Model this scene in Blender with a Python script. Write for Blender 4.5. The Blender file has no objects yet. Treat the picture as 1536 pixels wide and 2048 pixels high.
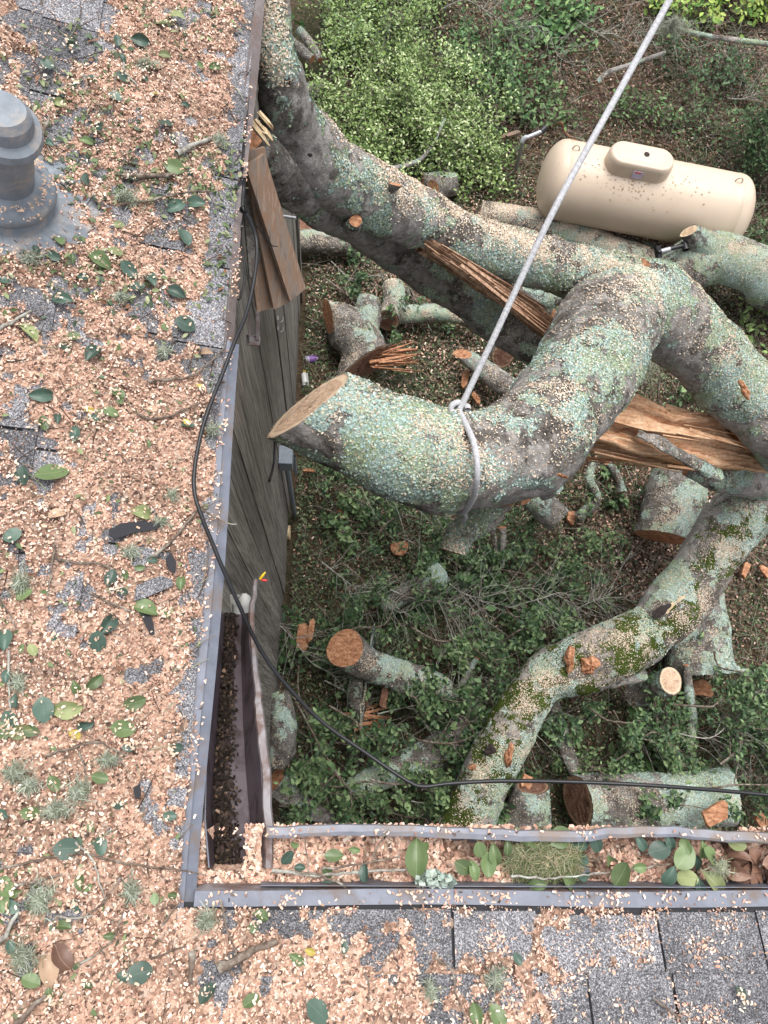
import bpy, math, random
import numpy as np
from mathutils import Vector, Matrix

random.seed(7)
RNG = np.random.default_rng(11)
S = bpy.context.scene
COL = S.collection

# ------------------------------------------------------------------ camera, world, light
H = 7.0                       # height of the camera above the yard
FPX, CX, CY = 1500.0, 768.0, 1024.0
_n = np.array([-118.0, 426.0, 1500.0]); _n /= np.linalg.norm(_n)
_v = np.array([97.0, -5255.0, 1500.0]); _v -= _n * (_v @ _n); _v /= np.linalg.norm(_v)
AZ, AY = -_n, _v
AX = np.cross(AY, AZ)
R = np.stack([AX, AY, AZ])    # camera (x right, y down, z forward) -> world
cam_d = bpy.data.cameras.new('camera'); cam = bpy.data.objects.new('camera', cam_d)
COL.objects.link(cam)
right = R @ np.array([1, 0, 0]); up = R @ np.array([0, -1, 0]); back = R @ np.array([0, 0, -1])
cam.matrix_world = Matrix(((right[0], up[0], back[0], 0), (right[1], up[1], back[1], 0),
                           (right[2], up[2], back[2], H), (0, 0, 0, 1)))
cam_d.sensor_fit = 'VERTICAL'; cam_d.sensor_height = 36; cam_d.lens = 36 * FPX / 2048
cam_d.clip_start = 0.05; cam_d.clip_end = 500
S.camera = cam

SUN_EL, SUN_AZ = math.radians(74), math.radians(20)
w = bpy.data.worlds.new('World'); S.world = w; w.use_nodes = True
nt = w.node_tree; nt.nodes.clear()
sky = nt.nodes.new('ShaderNodeTexSky'); sky.sky_type = 'NISHITA'; sky.sun_disc = False
sky.sun_elevation = SUN_EL; sky.sun_rotation = SUN_AZ; sky.dust_density = 4.0; sky.air_density = 1.0
hs = nt.nodes.new('ShaderNodeHueSaturation'); hs.inputs['Saturation'].default_value = 0.30
bg = nt.nodes.new('ShaderNodeBackground'); bg.inputs['Strength'].default_value = 0.135
wo = nt.nodes.new('ShaderNodeOutputWorld')
nt.links.new(sky.outputs[0], hs.inputs['Color']); nt.links.new(hs.outputs[0], bg.inputs[0]); nt.links.new(bg.outputs[0], wo.inputs[0])
sd = bpy.data.lights.new('sun', 'SUN'); sd.energy = 1.1; sd.angle = math.radians(38); sd.color = (1, 0.97, 0.93)
so = bpy.data.objects.new('sun', sd); COL.objects.link(so)
d_sun = Vector((math.sin(SUN_AZ) * math.cos(SUN_EL), math.cos(SUN_AZ) * math.cos(SUN_EL), math.sin(SUN_EL)))
so.rotation_euler = d_sun.to_track_quat('Z', 'Y').to_euler(); so.location = (0, 0, 20)
S.view_settings.view_transform = 'Standard'; S.view_settings.look = 'None'
S.view_settings.exposure = 0.95; S.view_settings.gamma = 1; S.view_settings.use_curve_mapping = False
S.cycles.max_bounces = 5; S.cycles.diffuse_bounces = 3; S.cycles.glossy_bounces = 2; S.cycles.transmission_bounces = 2

# ------------------------------------------------------------------ coordinates
def W(px, py, z):
    """where the sight line through a photo pixel meets the level z"""
    d = R @ np.array([px - CX, py - CY, FPX])
    return np.array([0, 0, H]) + d * (z - H) / d[2]
def PRJ(p):
    q = (np.atleast_2d(p) - np.array([0, 0, H])) @ R
    zc = np.maximum(q[:, 2], 1e-3)
    return q[:, 0] / zc * FPX + CX, q[:, 1] / zc * FPX + CY, q[:, 2]
def px2m(p, wpx):
    return wpx * float((np.asarray(p) - np.array([0, 0, H])) @ R[:, 2]) / FPX

XE, YB, EZ, PITCH = -0.31, -0.395, 5.10, math.atan(4 / 12)
SP, CP = math.sin(PITCH), math.cos(PITCH)
WX = -0.42                    # outer face of the board wall
def roof_z(x, y):
    a = (XE - x) * SP / CP; b = (YB - y) * SP / CP
    return EZ + np.maximum(np.where(x < XE, a, -9), np.where(y < YB, b, -9))
def on_roof(px, py, h=0.0):
    d = R @ np.array([px - CX, py - CY, FPX]); o = np.array([0, 0, H])
    best = None
    for nrm, c in ((np.array([SP, 0, CP]), np.array([XE, 0, EZ])), (np.array([0, SP, CP]), np.array([0, YB, EZ]))):
        t = ((c + nrm * h - o) @ nrm) / (d @ nrm); p = o + d * t
        if best is None or t < best[0]:
            best = (t, p, nrm)
    return best[1], best[2]

# ------------------------------------------------------------------ numpy noise
def _hash(i, j, k, s):
    n = (i * 374761393 + j * 668265263 + k * 2147483647 + s * 974634777) & 0xffffffff
    n = ((n ^ (n >> 13)) * 1274126177) & 0xffffffff
    n = ((n ^ (n >> 16)) * 2246822519) & 0xffffffff
    return ((n ^ (n >> 15)) & 0xffffff) / float(0xffffff)
def vnoise(p, scale, seed=0):
    q = np.asarray(p, float) * scale + 1000.0
    f = np.floor(q); t = q - f; t = t * t * (3 - 2 * t); f = f.astype(np.int64)
    r = 0
    for dx in (0, 1):
        for dy in (0, 1):
            for dz in (0, 1):
                wgt = (t[:, 0] if dx else 1 - t[:, 0]) * (t[:, 1] if dy else 1 - t[:, 1]) * (t[:, 2] if dz else 1 - t[:, 2])
                r = r + wgt * _hash(f[:, 0] + dx, f[:, 1] + dy, f[:, 2] + dz, seed)
    return r
def fbm(p, scale, seed=0, oct=3):
    a, s, r = 1.0, 0, 0
    for i in range(oct):
        r = r + a * vnoise(p, scale * 2 ** i, seed + i * 7); s += a; a *= 0.5
    return r / s

# ------------------------------------------------------------------ objects
def tag(o, label=None, cat=None, group=None, kind=None):
    if label: o['label'] = label
    if cat: o['category'] = cat
    if group: o['group'] = group
    if kind: o['kind'] = kind
    return o
def thing(name, label, cat, loc, group=None):
    o = bpy.data.objects.new(name, None); COL.objects.link(o); o.location = Vector(loc)
    o.empty_display_size = 0.1
    return tag(o, label, cat, group)
def wloc(o):
    v = Vector((0, 0, 0))
    while o is not None:
        v += o.location; o = o.parent
    return np.array(v)
def mk(name, V, F, mat, parent=None, cols=None, smooth=False, origin=None, corner=None):
    """world-space vertices -> one mesh object; F is an int array (n,3|4), a list of them or a list of lists"""
    V = np.asarray(V, np.float32).reshape(-1, 3)
    base = wloc(parent) if parent is not None else (np.array(origin, float) if origin is not None else np.array([*(V[:, :2].mean(0)), V[:, 2].min()]))
    V = V - base.astype(np.float32)
    me = bpy.data.meshes.new(name)
    if isinstance(F, np.ndarray) or (isinstance(F, list) and len(F) and isinstance(F[0], np.ndarray)):
        Fs = [F] if isinstance(F, np.ndarray) else F
        Fs = [f for f in Fs if len(f)]
        nl = sum(f.size for f in Fs); npoly = sum(len(f) for f in Fs)
        me.vertices.add(len(V)); me.vertices.foreach_set('co', V.ravel())
        me.loops.add(nl); me.loops.foreach_set('vertex_index', np.concatenate([f.ravel() for f in Fs]).astype(np.int32))
        tot = np.concatenate([np.full(len(f), f.shape[1]) for f in Fs]); st = np.concatenate([[0], np.cumsum(tot)[:-1]])
        me.polygons.add(npoly); me.polygons.foreach_set('loop_start', st.astype(np.int32)); me.polygons.foreach_set('loop_total', tot.astype(np.int32))
        me.update(calc_edges=True)
    else:
        me.from_pydata([tuple(map(float, v)) for v in V], [], [tuple(int(i) for i in f) for f in F]); me.update()
    if cols is not None:
        a = me.color_attributes.new('Col', 'FLOAT_COLOR', 'POINT')
        c = np.ones((len(V), 4), np.float32); c[:, :3] = cols
        a.data.foreach_set('color', c.ravel())
    if smooth: me.polygons.foreach_set('use_smooth', np.ones(len(me.polygons), bool))
    if mat is not None: me.materials.append(mat)
    o = bpy.data.objects.new(name, me); COL.objects.link(o)
    if parent is not None: o.parent = parent
    else: o.location = Vector(base)
    return o

def box_vf(cs):
    """8 corners: bottom 0-3 ccw, top 4-7"""
    return np.array(cs), [[0, 3, 2, 1], [4, 5, 6, 7], [0, 1, 5, 4], [1, 2, 6, 5], [2, 3, 7, 6], [3, 0, 4, 7]]
def abox(x0, x1, y0, y1, z0, z1):
    return box_vf([(x0, y0, z0), (x1, y0, z0), (x1, y1, z0), (x0, y1, z0), (x0, y0, z1), (x1, y0, z1), (x1, y1, z1), (x0, y1, z1)])
def join(parts):
    V, F, n = [], [], 0
    for v, f in parts:
        V.append(np.asarray(v, float)); F += [[i + n for i in q] for q in f]; n += len(v)
    return np.concatenate(V), F
def unit(v):
    v = np.asarray(v, float); return v / (np.linalg.norm(v) + 1e-12)
def beam(a, b, wd, th, upv=(0, 0, 1), jag=0.0, taper=1.0, nx=1):
    a, b = np.asarray(a, float), np.asarray(b, float); t = unit(b - a)
    s = unit(np.cross(t, upv)); u = np.cross(s, t)
    def ring(p, k, j):
        return [p - s * wd / 2 * k - u * th / 2 - t * j[0], p + s * wd / 2 * k - u * th / 2 - t * j[1], p + s * wd / 2 * k + u * th / 2 - t * j[2], p - s * wd / 2 * k + u * th / 2 - t * j[3]]
    j = [random.uniform(0, jag) for _ in range(4)]
    return box_vf(ring(a, 1, [0] * 4) + ring(b, taper, j))

def spline(P, step):
    P = np.asarray(P, float); n = len(P)
    out = []
    for i in range(n - 1):
        p0 = P[max(i - 1, 0)]; p1 = P[i]; p2 = P[i + 1]; p3 = P[min(i + 2, n - 1)]
        k = max(1, int(np.linalg.norm((p2 - p1)[:3]) / step))
        for j in range(k):
            t = j / k
            out.append(0.5 * ((2 * p1) + (-p0 + p2) * t + (2 * p0 - 5 * p1 + 4 * p2 - p3) * t * t + (-p0 + 3 * p1 - 3 * p2 + p3) * t ** 3))
    out.append(P[-1]); return np.array(out)

def sweep(P, Rd, nseg=12, step=0.03, disp=0.0, dscale=6.0, seed=0, cut0=None, cut1=None, lump=0.0, flat=1.0):
    """tube along P; returns verts, quads, (normals, ring count), first and last rings"""
    Q = spline(np.column_stack([P, Rd]), step)
    C, r = Q[:, :3], np.maximum(Q[:, 3], 0.0005)
    T = np.gradient(C, axis=0); T /= np.linalg.norm(T, axis=1)[:, None] + 1e-12
    u = np.cross(T[0], [0.3, 0.2, 1]); u = unit(u); U = [u]
    for i in range(1, len(C)):
        u = U[-1] - T[i] * (U[-1] @ T[i]); U.append(unit(u))
    U = np.array(U); Vv = np.cross(T, U)
    a = np.linspace(0, 2 * math.pi, nseg, endpoint=False)
    Nn = U[:, None, :] * np.cos(a)[None, :, None] + Vv[:, None, :] * np.sin(a)[None, :, None] * flat
    V = (C[:, None, :] + Nn * r[:, None, None]).reshape(-1, 3); Nf = Nn.reshape(-1, 3)
    rr = np.repeat(r, nseg)
    if lump: V = V + Nf * ((fbm(V, 2.2, seed + 40, 2) - 0.5) * lump * rr)[:, None]
    if disp: V = V + Nf * ((fbm(V, dscale, seed, 4) - 0.5) * disp)[:, None]
    br_ = np.random.default_rng(seed + 5)
    for _ in range(int(len(C) * step * 3.2) if disp > .015 else 0):
        b_ = V[br_.integers(0, len(V))]; rb_ = br_.uniform(.35, .8) * float(np.median(r)); V = V + Nf * (np.exp(-((V - b_) ** 2).sum(1) / rb_ ** 2) * br_.uniform(-.10, .20) * float(np.median(r)))[:, None]
    V = V.reshape(len(C), nseg, 3)
    for cut, idx in ((cut0, 0), (cut1, -1)):
        if cut is None: continue
        nrm = unit(cut); c = C[idx]; t = T[idx]; sgn = -1 if idx == 0 else 1
        tmax = (r[0] if idx == 0 else r[-1]) * 2.2
        # rings that stick out past the oblique cut plane are pulled back onto it
        rng = range(len(C)) if idx == 0 else range(len(C) - 1, -1, -1)
        for i in rng:
            dist = (V[i] - c) @ nrm; over = dist > 0
            den = (T[i] @ nrm)
            first = (i == 0 and idx == 0) or (i == len(C) - 1 and idx == -1)
            if first: V[i] = V[i] - T[i][None, :] * (dist / den)[:, None]
            else:
                if not over.any() and np.linalg.norm(C[i] - c) > tmax: break
                V[i][over] = V[i][over] - T[i][None, :] * (dist[over] / den)[:, None]
    n = len(C); V = V.reshape(-1, 3)
    I, J = np.meshgrid(np.arange(n - 1), np.arange(nseg), indexing='ij'); J2 = (J + 1) % nseg
    F = np.stack([I * nseg + J, I * nseg + J2, (I + 1) * nseg + J2, (I + 1) * nseg + J], -1).reshape(-1, 4)
    return V, F, Nf, V[:nseg].copy(), V[-nseg:].copy(), n

def cap_vf(ring, out, rough=0.004, seed=0):
    c = ring.mean(0); n = unit(out); V = [c + n * 0.002]; k = len(ring)
    fr = (0.25, 0.5, 0.72, 0.9, 1.0)
    for f in fr: V += list(c + (ring - c) * f)
    V = np.array(V)
    V[:-k] = V[:-k] + n * ((fbm(V[:-k], 40, seed, 2) - 0.5) * rough * 2)[:, None]
    F = [[0, 1 + j, 1 + (j + 1) % k] for j in range(k)]
    for q in range(len(fr) - 1):
        o1, o2 = 1 + q * k, 1 + (q + 1) * k
        F += [[o1 + j, o2 + j, o2 + (j + 1) % k, o1 + (j + 1) % k] for j in range(k)]
    # face direction towards out
    nn = np.cross(V[2] - V[1], V[1] - V[0])
    if nn @ n > 0: F = [f[::-1] for f in F]
    rad = np.concatenate([[0], np.repeat(fr, k)]); ang = np.concatenate([[0], np.tile(np.arange(k) / k, len(fr))])
    cap_vf.cols = np.stack([rad, ang, 0 * rad], 1)
    return V, F

def tubes(paths, nseg=5):
    """many thin tubes -> verts, faces; paths = list of (points, radii)"""
    VV, FF, n = [], [], 0
    a = np.linspace(0, 2 * math.pi, nseg, endpoint=False)
    for P, r in paths:
        P = np.asarray(P, float); r = np.broadcast_to(np.asarray(r, float), (len(P),))
        T = np.gradient(P, axis=0); T /= np.linalg.norm(T, axis=1)[:, None] + 1e-9
        U = np.cross(T, [0.31, 0.17, 0.93]); U /= np.linalg.norm(U, axis=1)[:, None] + 1e-9
        Vv = np.cross(T, U)
        VV.append((P[:, None] + (U[:, None] * np.cos(a)[None, :, None] + Vv[:, None] * np.sin(a)[None, :, None]) * r[:, None, None]).reshape(-1, 3))
        m = len(P); I, J = np.meshgrid(np.arange(m - 1), np.arange(nseg), indexing='ij'); J2 = (J + 1) % nseg
        FF.append(np.stack([I * nseg + J, I * nseg + J2, (I + 1) * nseg + J2, (I + 1) * nseg + J], -1).reshape(-1, 4) + n); n += m * nseg
    return np.concatenate(VV), np.concatenate(FF)

def scatter_vf(tv, tf, pos, nrm, size, ang, tilt=0.4, aspect=None, rng=RNG):
    """copies of a template mesh (unit size, normal +z) at pos, lying on nrm with random tilt"""
    N = len(pos); nrm = nrm + rng.normal(0, 1, (N, 3)) * (tilt if np.isscalar(tilt) else tilt[:, None])
    nrm = nrm / (np.linalg.norm(nrm, axis=1)[:, None] + 1e-9)
    ref = np.stack([np.cos(ang), np.sin(ang), np.zeros(N)], 1) + 1e-3
    X = ref - nrm * (ref * nrm).sum(1)[:, None]; X /= np.linalg.norm(X, axis=1)[:, None] + 1e-9
    Y = np.cross(nrm, X)
    tv = np.asarray(tv, float); k = len(tv)
    asp = np.ones(N) if aspect is None else aspect
    V = (pos[:, None] + (X[:, None] * tv[None, :, 0:1] + Y[:, None] * tv[None, :, 1:2] * asp[:, None, None] + nrm[:, None] * tv[None, :, 2:3]) * size[:, None, None]).reshape(-1, 3)
    tf = np.asarray(tf); F = (tf[None] + (np.arange(N) * k)[:, None, None]).reshape(-1, tf.shape[1])
    return V, F
CHIP_V = [(-.5, -.22, 0), (-.5, .2, .05), (0, -.26, .22), (.05, .24, .25), (.5, -.16, .02), (.45, .2, -.04)]
CHIP_F = [(0, 2, 3, 1), (2, 4, 5, 3)]
LEAF_V = [(-.5, 0, 0), (-.12, -.24, .07), (-.05, .24, .07), (-.1, 0, .0), (.28, -.17, .03), (.28, .17, .03), (.5, 0, -.06)]
LEAF_F = [(0, 1, 3), (0, 3, 2), (1, 4, 3), (3, 5, 2), (3, 4, 6), (3, 6, 5)]
FLAKE_V = [(-.5, -.3, 0), (.3, -.5, .12), (.5, .35, .3), (-.25, .5, .1)]
FLAKE_F = [(0, 1, 2), (0, 2, 3)]
def pick(pal, wts, N, jit=0.15, rng=RNG):
    pal = np.asarray(pal, float); wts = np.asarray(wts, float)
    if wts.ndim == 1:
        i = rng.choice(len(pal), N, p=wts / wts.sum())
    else:
        c = np.cumsum(wts / wts.sum(1)[:, None], 1); i = (rng.random(N)[:, None] > c).sum(1).clip(0, len(pal) - 1)
    return pal[i] * (1 + rng.normal(0, jit, (N, 1))).clip(0.4, 1.7)
def stuff(name, tv, tf, pos, nrm, size, cols, mat, label, cat, tilt=0.4, aspect=None, parent=None, kind='stuff'):
    ang = RNG.random(len(pos)) * 6.283
    V, F = scatter_vf(tv, tf, pos, nrm, size, ang, tilt, aspect)
    o = mk(name, V, F, mat, parent, cols=np.repeat(cols, len(tv), 0), origin=(0, 0, 0))
    if kind: o['kind'] = kind
    if parent is None: tag(o, label, cat)
    return o

# ------------------------------------------------------------------ materials
class NT:
    def __init__(s, name):
        s.m = bpy.data.materials.new(name); s.m.use_nodes = True; s.t = s.m.node_tree
        s.b = s.t.nodes['Principled BSDF']; s.co = None
    def n(s, k, **kw):
        x = s.t.nodes.new('ShaderNode' + k)
        for a, v in kw.items():
            if hasattr(x, a) and a not in ('inputs',):
                try: setattr(x, a, v); continue
                except Exception: pass
            x.inputs[a.replace('_', ' ')].default_value = v
        return x
    def l(s, a, b): s.t.links.new(a, b)
    def coord(s, scale=(1, 1, 1)):
        tc = s.n('TexCoord'); mp = s.n('Mapping'); mp.inputs['Scale'].default_value = scale
        s.l(tc.outputs['Object'], mp.inputs['Vector']); return mp.outputs[0]
    def noise(s, scale, detail=4, rough=0.6, co=None, dist=0.0):
        x = s.n('TexNoise'); x.inputs['Scale'].default_value = scale; x.inputs['Detail'].default_value = detail
        x.inputs['Roughness'].default_value = rough; x.inputs['Distortion'].default_value = dist
        s.l(co if co is not None else s.coord(), x.inputs['Vector']); return x.outputs[0]
    def voro(s, scale, feat='F1', co=None, out='Distance'):
        x = s.n('TexVoronoi'); x.feature = feat; x.inputs['Scale'].default_value = scale
        s.l(co if co is not None else s.coord(), x.inputs['Vector']); return x.outputs[out]
    def ramp(s, src, stops, interp='LINEAR'):
        x = s.n('ValToRGB'); x.color_ramp.interpolation = interp
        e = x.color_ramp.elements
        while len(e) > 1: e.remove(e[-1])
        e[0].position = stops[0][0]; c = stops[0][1]; e[0].color = (*c, 1) if not np.isscalar(c) else (c, c, c, 1)
        for p, c in stops[1:]:
            q = e.new(p); q.color = (*c, 1) if not np.isscalar(c) else (c, c, c, 1)
        s.l(src, x.inputs[0]); return x.outputs[0]
    def mix(s, f, a, b, mode='MIX'):
        x = s.n('Mix'); x.data_type = 'RGBA'; x.blend_type = mode
        for v, i in ((f, 0), (a, 6), (b, 7)):
            if hasattr(v, 'node'): s.l(v, x.inputs[i])
            elif np.isscalar(v): x.inputs[i].default_value = v
            else: x.inputs[i].default_value = (*v, 1)
        return x.outputs[2]
    def math(s, op, a, b=0.0):
        x = s.n('Math'); x.operation = op
        for v, i in ((a, 0), (b, 1)):
            if hasattr(v, 'node'): s.l(v, x.inputs[i])
            else: x.inputs[i].default_value = v
        return x.outputs[0]
    def attr(s, name='Col'):
        x = s.n('Attribute'); x.attribute_name = name; return x.outputs['Color']
    def sep(s, c):
        x = s.n('SeparateColor'); s.l(c, x.inputs[0]); return x.outputs
    def fin(s, col, rough=0.8, bump=None, bs=0.4, bd=0.01, spec=0.3, metal=0.0):
        if hasattr(col, 'node'): s.l(col, s.b.inputs['Base Color'])
        else: s.b.inputs['Base Color'].default_value = (*col, 1)
        if hasattr(rough, 'node'): s.l(rough, s.b.inputs['Roughness'])
        else: s.b.inputs['Roughness'].default_value = rough
        s.b.inputs['Specular IOR Level'].default_value = spec; s.b.inputs['Metallic'].default_value = metal
        if bump is not None:
            b = s.n('Bump'); b.inputs['Strength'].default_value = bs; b.inputs['Distance'].default_value = bd
            s.l(bump, b.inputs['Height']); s.l(b.outputs[0], s.b.inputs['Normal'])
        return s.m

def m_attr(name, rough=0.75, spec=0.3, var=0.25, trans=0.0):
    t = NT(name); c = t.attr(); n = t.noise(60, 3)
    c2 = t.mix(1.0, c, t.ramp(n, [(0.3, 1 - var), (0.7, 1 + var * 0.3)]), 'MULTIPLY')
    return t.fin(c2, rough, spec=spec)
M = {}
M['chips'] = m_attr('wood_chips', 0.85, 0.15, 0.15)
M['litter'] = m_attr('leaf_litter', 0.55, 0.35, 0.2)
M['flakes'] = m_attr('lichen_flakes', 0.95, 0.05, 0.3)
M['strand'] = m_attr('moss_strands', 0.9, 0.1, 0.2)

# bark with lichen, moss; vertex colour = (lichen, moss, pale)
t = NT('bark'); A = t.sep(t.attr())
co = t.coord()
bk = t.ramp(t.noise(9, 6, 0.65, co, 0.6), [(0.3, (.10, .085, .075)), (0.46, (.19, .17, .15)), (0.58, (.29, .27, .25)), (0.72, (.40, .385, .36))])
crack = t.ramp(t.noise(38, 5, 0.7, co, 1.5), [(0.36, 0.35), (0.5, 1.0)])
bk = t.mix(1.0, bk, crack, 'MULTIPLY')
pale = t.ramp(t.noise(14, 5, 0.6, t.coord((1.3, .8, 1)), 1.2), [(0.35, (.27, .245, .225)), (0.6, (.46, .435, .41))])
wr = t.noise(5, 5, .6, t.coord((1.0, 5.5, 2.5)), 1.5); bk = t.mix(1.0, bk, t.ramp(wr, [(.40, .72), (.5, 1.0), (.54, .68), (.62, 1.05)]), 'MULTIPLY')
pale = t.mix(1.0, pale, t.ramp(wr, [(.40, .82), (.5, 1.0), (.54, .78), (.62, 1.0)]), 'MULTIPLY')
bk = t.mix(t.ramp(t.math('ADD', t.math('MULTIPLY', A[2], 1.0), t.math('MULTIPLY', t.math('SUBTRACT', t.noise(12, 5, .6, co), 0.5), 1.6)), [(0.45, 0.0), (0.6, 1.0)]), bk, pale)
lc = t.voro(150, 'F1', co, 'Color'); ls = t.sep(lc)
lich = t.ramp(ls[0], [(0.0, (.37, .50, .46)), (0.25, (.44, .57, .53)), (0.45, (.41, .49, .35)), (0.62, (.55, .64, .58)), (0.76, (.28, .33, .28)), (0.86, (.36, .46, .43)), (0.96, (.58, .55, .45))], 'CONSTANT')
lich = t.mix(t.ramp(t.noise(5, 3, .5, co), [(0.40, 0.0), (0.62, 1.0)]), lich, t.mix(.65, lich, (.30, .36, .16)))
lich = t.mix(1.0, lich, t.ramp(t.noise(110, 4, .7, co), [(0.33, 0.50), (0.55, 1.1)]), 'MULTIPLY')
def mk_mask(ch, sc, seedco):
    return t.ramp(t.math('ADD', ch, t.math('MULTIPLY', t.math('SUBTRACT', t.noise(sc, 7, .68, co, .3), 0.5), 2.2)), [(0.46, 0.0), (0.56, 1.0)])
lm = mk_mask(A[0], 26, 0); mm = mk_mask(A[1], 20, 0)
c1 = t.mix(lm, bk, lich)
moss = t.ramp(t.noise(160, 3, .7, co), [(0.35, (.02, .035, .006)), (0.55, (.075, .11, .02)), (0.7, (.16, .19, .05))])
c2 = t.mix(mm, c1, moss)
bh = t.math('ADD', t.math('MULTIPLY', lm, 0.5), t.math('ADD', t.noise(38, 5, .7, co, 1.5), t.math('MULTIPLY', t.noise(150, 3, .7, co), 0.7)))
M['bark'] = t.fin(c2, 0.92, bh, 0.9, 0.012, spec=0.1)

def m_cut(name, a, b, c, rim, chips=0.0):
    t = NT(name); A = t.sep(t.attr()); co = t.coord()
    wob = t.math('MULTIPLY', t.math('SUBTRACT', t.noise(5, 4, .6, co), .5), .35)
    rr = t.math('ADD', A[0], wob)
    col = t.ramp(t.noise(9, 6, .65, co, .8), [(.3, a), (.5, b), (.68, c)])
    ring = t.math('SINE', t.math('MULTIPLY', rr, 46.0))
    col = t.mix(1.0, col, t.ramp(ring, [(0.0, .80), (.9, 1.05)]), 'MULTIPLY')
    saw = t.noise(14, 3, .5, t.coord((1, 26, 3)))
    col = t.mix(1.0, col, t.ramp(saw, [(.35, .78), (.6, 1.06)]), 'MULTIPLY')
    blot = t.ramp(t.noise(6, 3, .5, co, 1.5), [(.55, 0.0), (.70, .7)])
    col = t.mix(blot, col, tuple(x * .38 for x in a))
    col = t.mix(t.ramp(rr, [(.80, 0.0), (.86, .8), (.93, .8), (.97, 0.0)]), col, rim)
    col = t.mix(t.ramp(rr, [(.95, 0.0), (1.0, .9)]), col, (.06, .045, .035))
    if chips:
        k = t.sep(t.voro(190, 'F1', co, 'Color')); col = t.mix(t.ramp(k[0], [(0.0, 0.0), (1 - chips, 0.0), (1 - chips + .02, .85)]), col, (.68, .52, .38))
    return t.fin(col, .85, t.math('ADD', saw, t.noise(60, 3, .6, co)), .5, .006, spec=.1)
def m_wood(name, a, b, c, sc=(3, 3, 60), rough=0.8, rings=False, chips=False):
    t = NT(name)
    n = t.noise(4, 5, .65, t.coord(sc), .4); col = t.ramp(n, [(0.3, a), (0.5, b), (0.68, c)])
    col = t.mix(1.0, col, t.ramp(t.noise(50, 4, .7), [(0.3, 0.72), (0.6, 1.08)]), 'MULTIPLY')
    if chips:
        v = t.voro(220, 'F1', None, 'Color'); k = t.sep(v)
        col = t.mix(t.ramp(k[0], [(0.0, 0.0), (0.72, 0.0), (0.74, 0.8)]), col, (.66, .50, .36))
    return t.fin(col, rough, n, 0.6, 0.006, spec=0.15)
M['fresh'] = m_cut('fresh_sawn_wood', (.50, .31, .20), (.68, .46, .32), (.74, .55, .40), (.78, .60, .42), .3)
M['red'] = m_cut('damp_sawn_wood', (.15, .075, .05), (.27, .145, .10), (.36, .21, .15), (.40, .27, .18), .03)
M['orange'] = m_wood('torn_orange_wood', (.20, .085, .045), (.43, .21, .115), (.62, .36, .215), (5, 9, 9))
M['split'] = m_wood('split_heartwood', (.40, .19, .10), (.70, .42, .25), (.80, .58, .39), (2.0, 12, 12), chips=False)
M['dulls'] = m_wood('weathered_torn_wood', (.22, .12, .075), (.44, .27, .175), (.60, .43, .31), (9, 9, 9))
M['sap'] = m_wood('pale_sapwood', (.48, .34, .2), (.62, .48, .3), (.68, .55, .38), (6, 6, 6))
M['cap'] = m_cut('pale_sawn_wood', (.46, .31, .19), (.60, .43, .28), (.68, .52, .36), (.74, .60, .42), .1)

# asphalt shingles
t = NT('asphalt_shingle'); co = t.coord(); oi = t.n('ObjectInfo')
g = t.sep(t.voro(420, 'F1', co, 'Color'))
gran = t.ramp(g[0], [(0.0, (.10, .098, .105)), (0.3, (.19, .187, .20)), (0.6, (.29, .287, .30)), (0.82, (.41, .405, .42)), (0.95, (.54, .53, .54))], 'CONSTANT')
gran = t.mix(1.0, gran, t.ramp(oi.outputs['Random'], [(0, .62), (.5, .85), (1, 1.1)]), 'MULTIPLY')
gran = t.mix(1.0, gran, t.ramp(t.noise(7, 5, .6, co), [(0.3, .6), (0.6, 1.05)]), 'MULTIPLY')
M['shingle'] = t.fin(gran, .9, g[1], .5, .002, spec=.2)
M['tar'] = NT('roof_tar').fin((.03, .03, .034), .8)

# sawdust mat under the chips
t = NT('sawdust_mat'); co = t.coord((1, 1, .6)); v = t.sep(t.voro(130, 'F1', co, 'Color'))
c = t.ramp(v[0], [(0, (.40, .25, .18)), (.25, (.60, .38, .28)), (.55, (.68, .46, .34)), (.82, (.20, .13, .10)), (.88, (.66, .50, .40))], 'CONSTANT')
c = t.mix(1.0, c, t.ramp(t.noise(70, 4, .7, co), [(0.35, .45), (0.55, 1)]), 'MULTIPLY'); c = t.mix(1.0, c, t.ramp(t.noise(6, 4, .6, co), [(0.42, 1), (0.6, .6)]), 'MULTIPLY')
M['mat'] = t.fin(c, .95, t.voro(130, 'F1', co), .8, .006, spec=.05)

# weathered boards
t = NT('weathered_board'); oi = t.n('ObjectInfo')
n1 = t.noise(5, 6, .7, t.coord((6, 14, .35)), .3); n2 = t.noise(30, 5, .7, t.coord((3, 4, .18)))
c = t.ramp(n1, [(.3, (.075, .065, .055)), (.44, (.17, .155, .135)), (.56, (.28, .262, .235)), (.72, (.36, .30, .24))])
c = t.mix(1.0, c, t.ramp(n2, [(.35, .55), (.55, 1.1)]), 'MULTIPLY')
c = t.mix(1.0, c, t.ramp(oi.outputs['Random'], [(0, .8), (1, 1.15)]), 'MULTIPLY')
M['board'] = t.fin(c, .85, n2, .5, .004, spec=.2)
t = NT('brown_trim_board')
n1 = t.noise(5, 6, .7, t.coord((15, 1.5, 1.5)), .3)
c = t.ramp(n1, [(.3, (.10, .075, .06)), (.43, (.25, .20, .165)), (.54, (.26, .15, .09)), (.62, (.33, .26, .21)), (.72, (.20, .13, .09))])
M['trim'] = t.fin(c, .7, n1, .4, .003)

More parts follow.
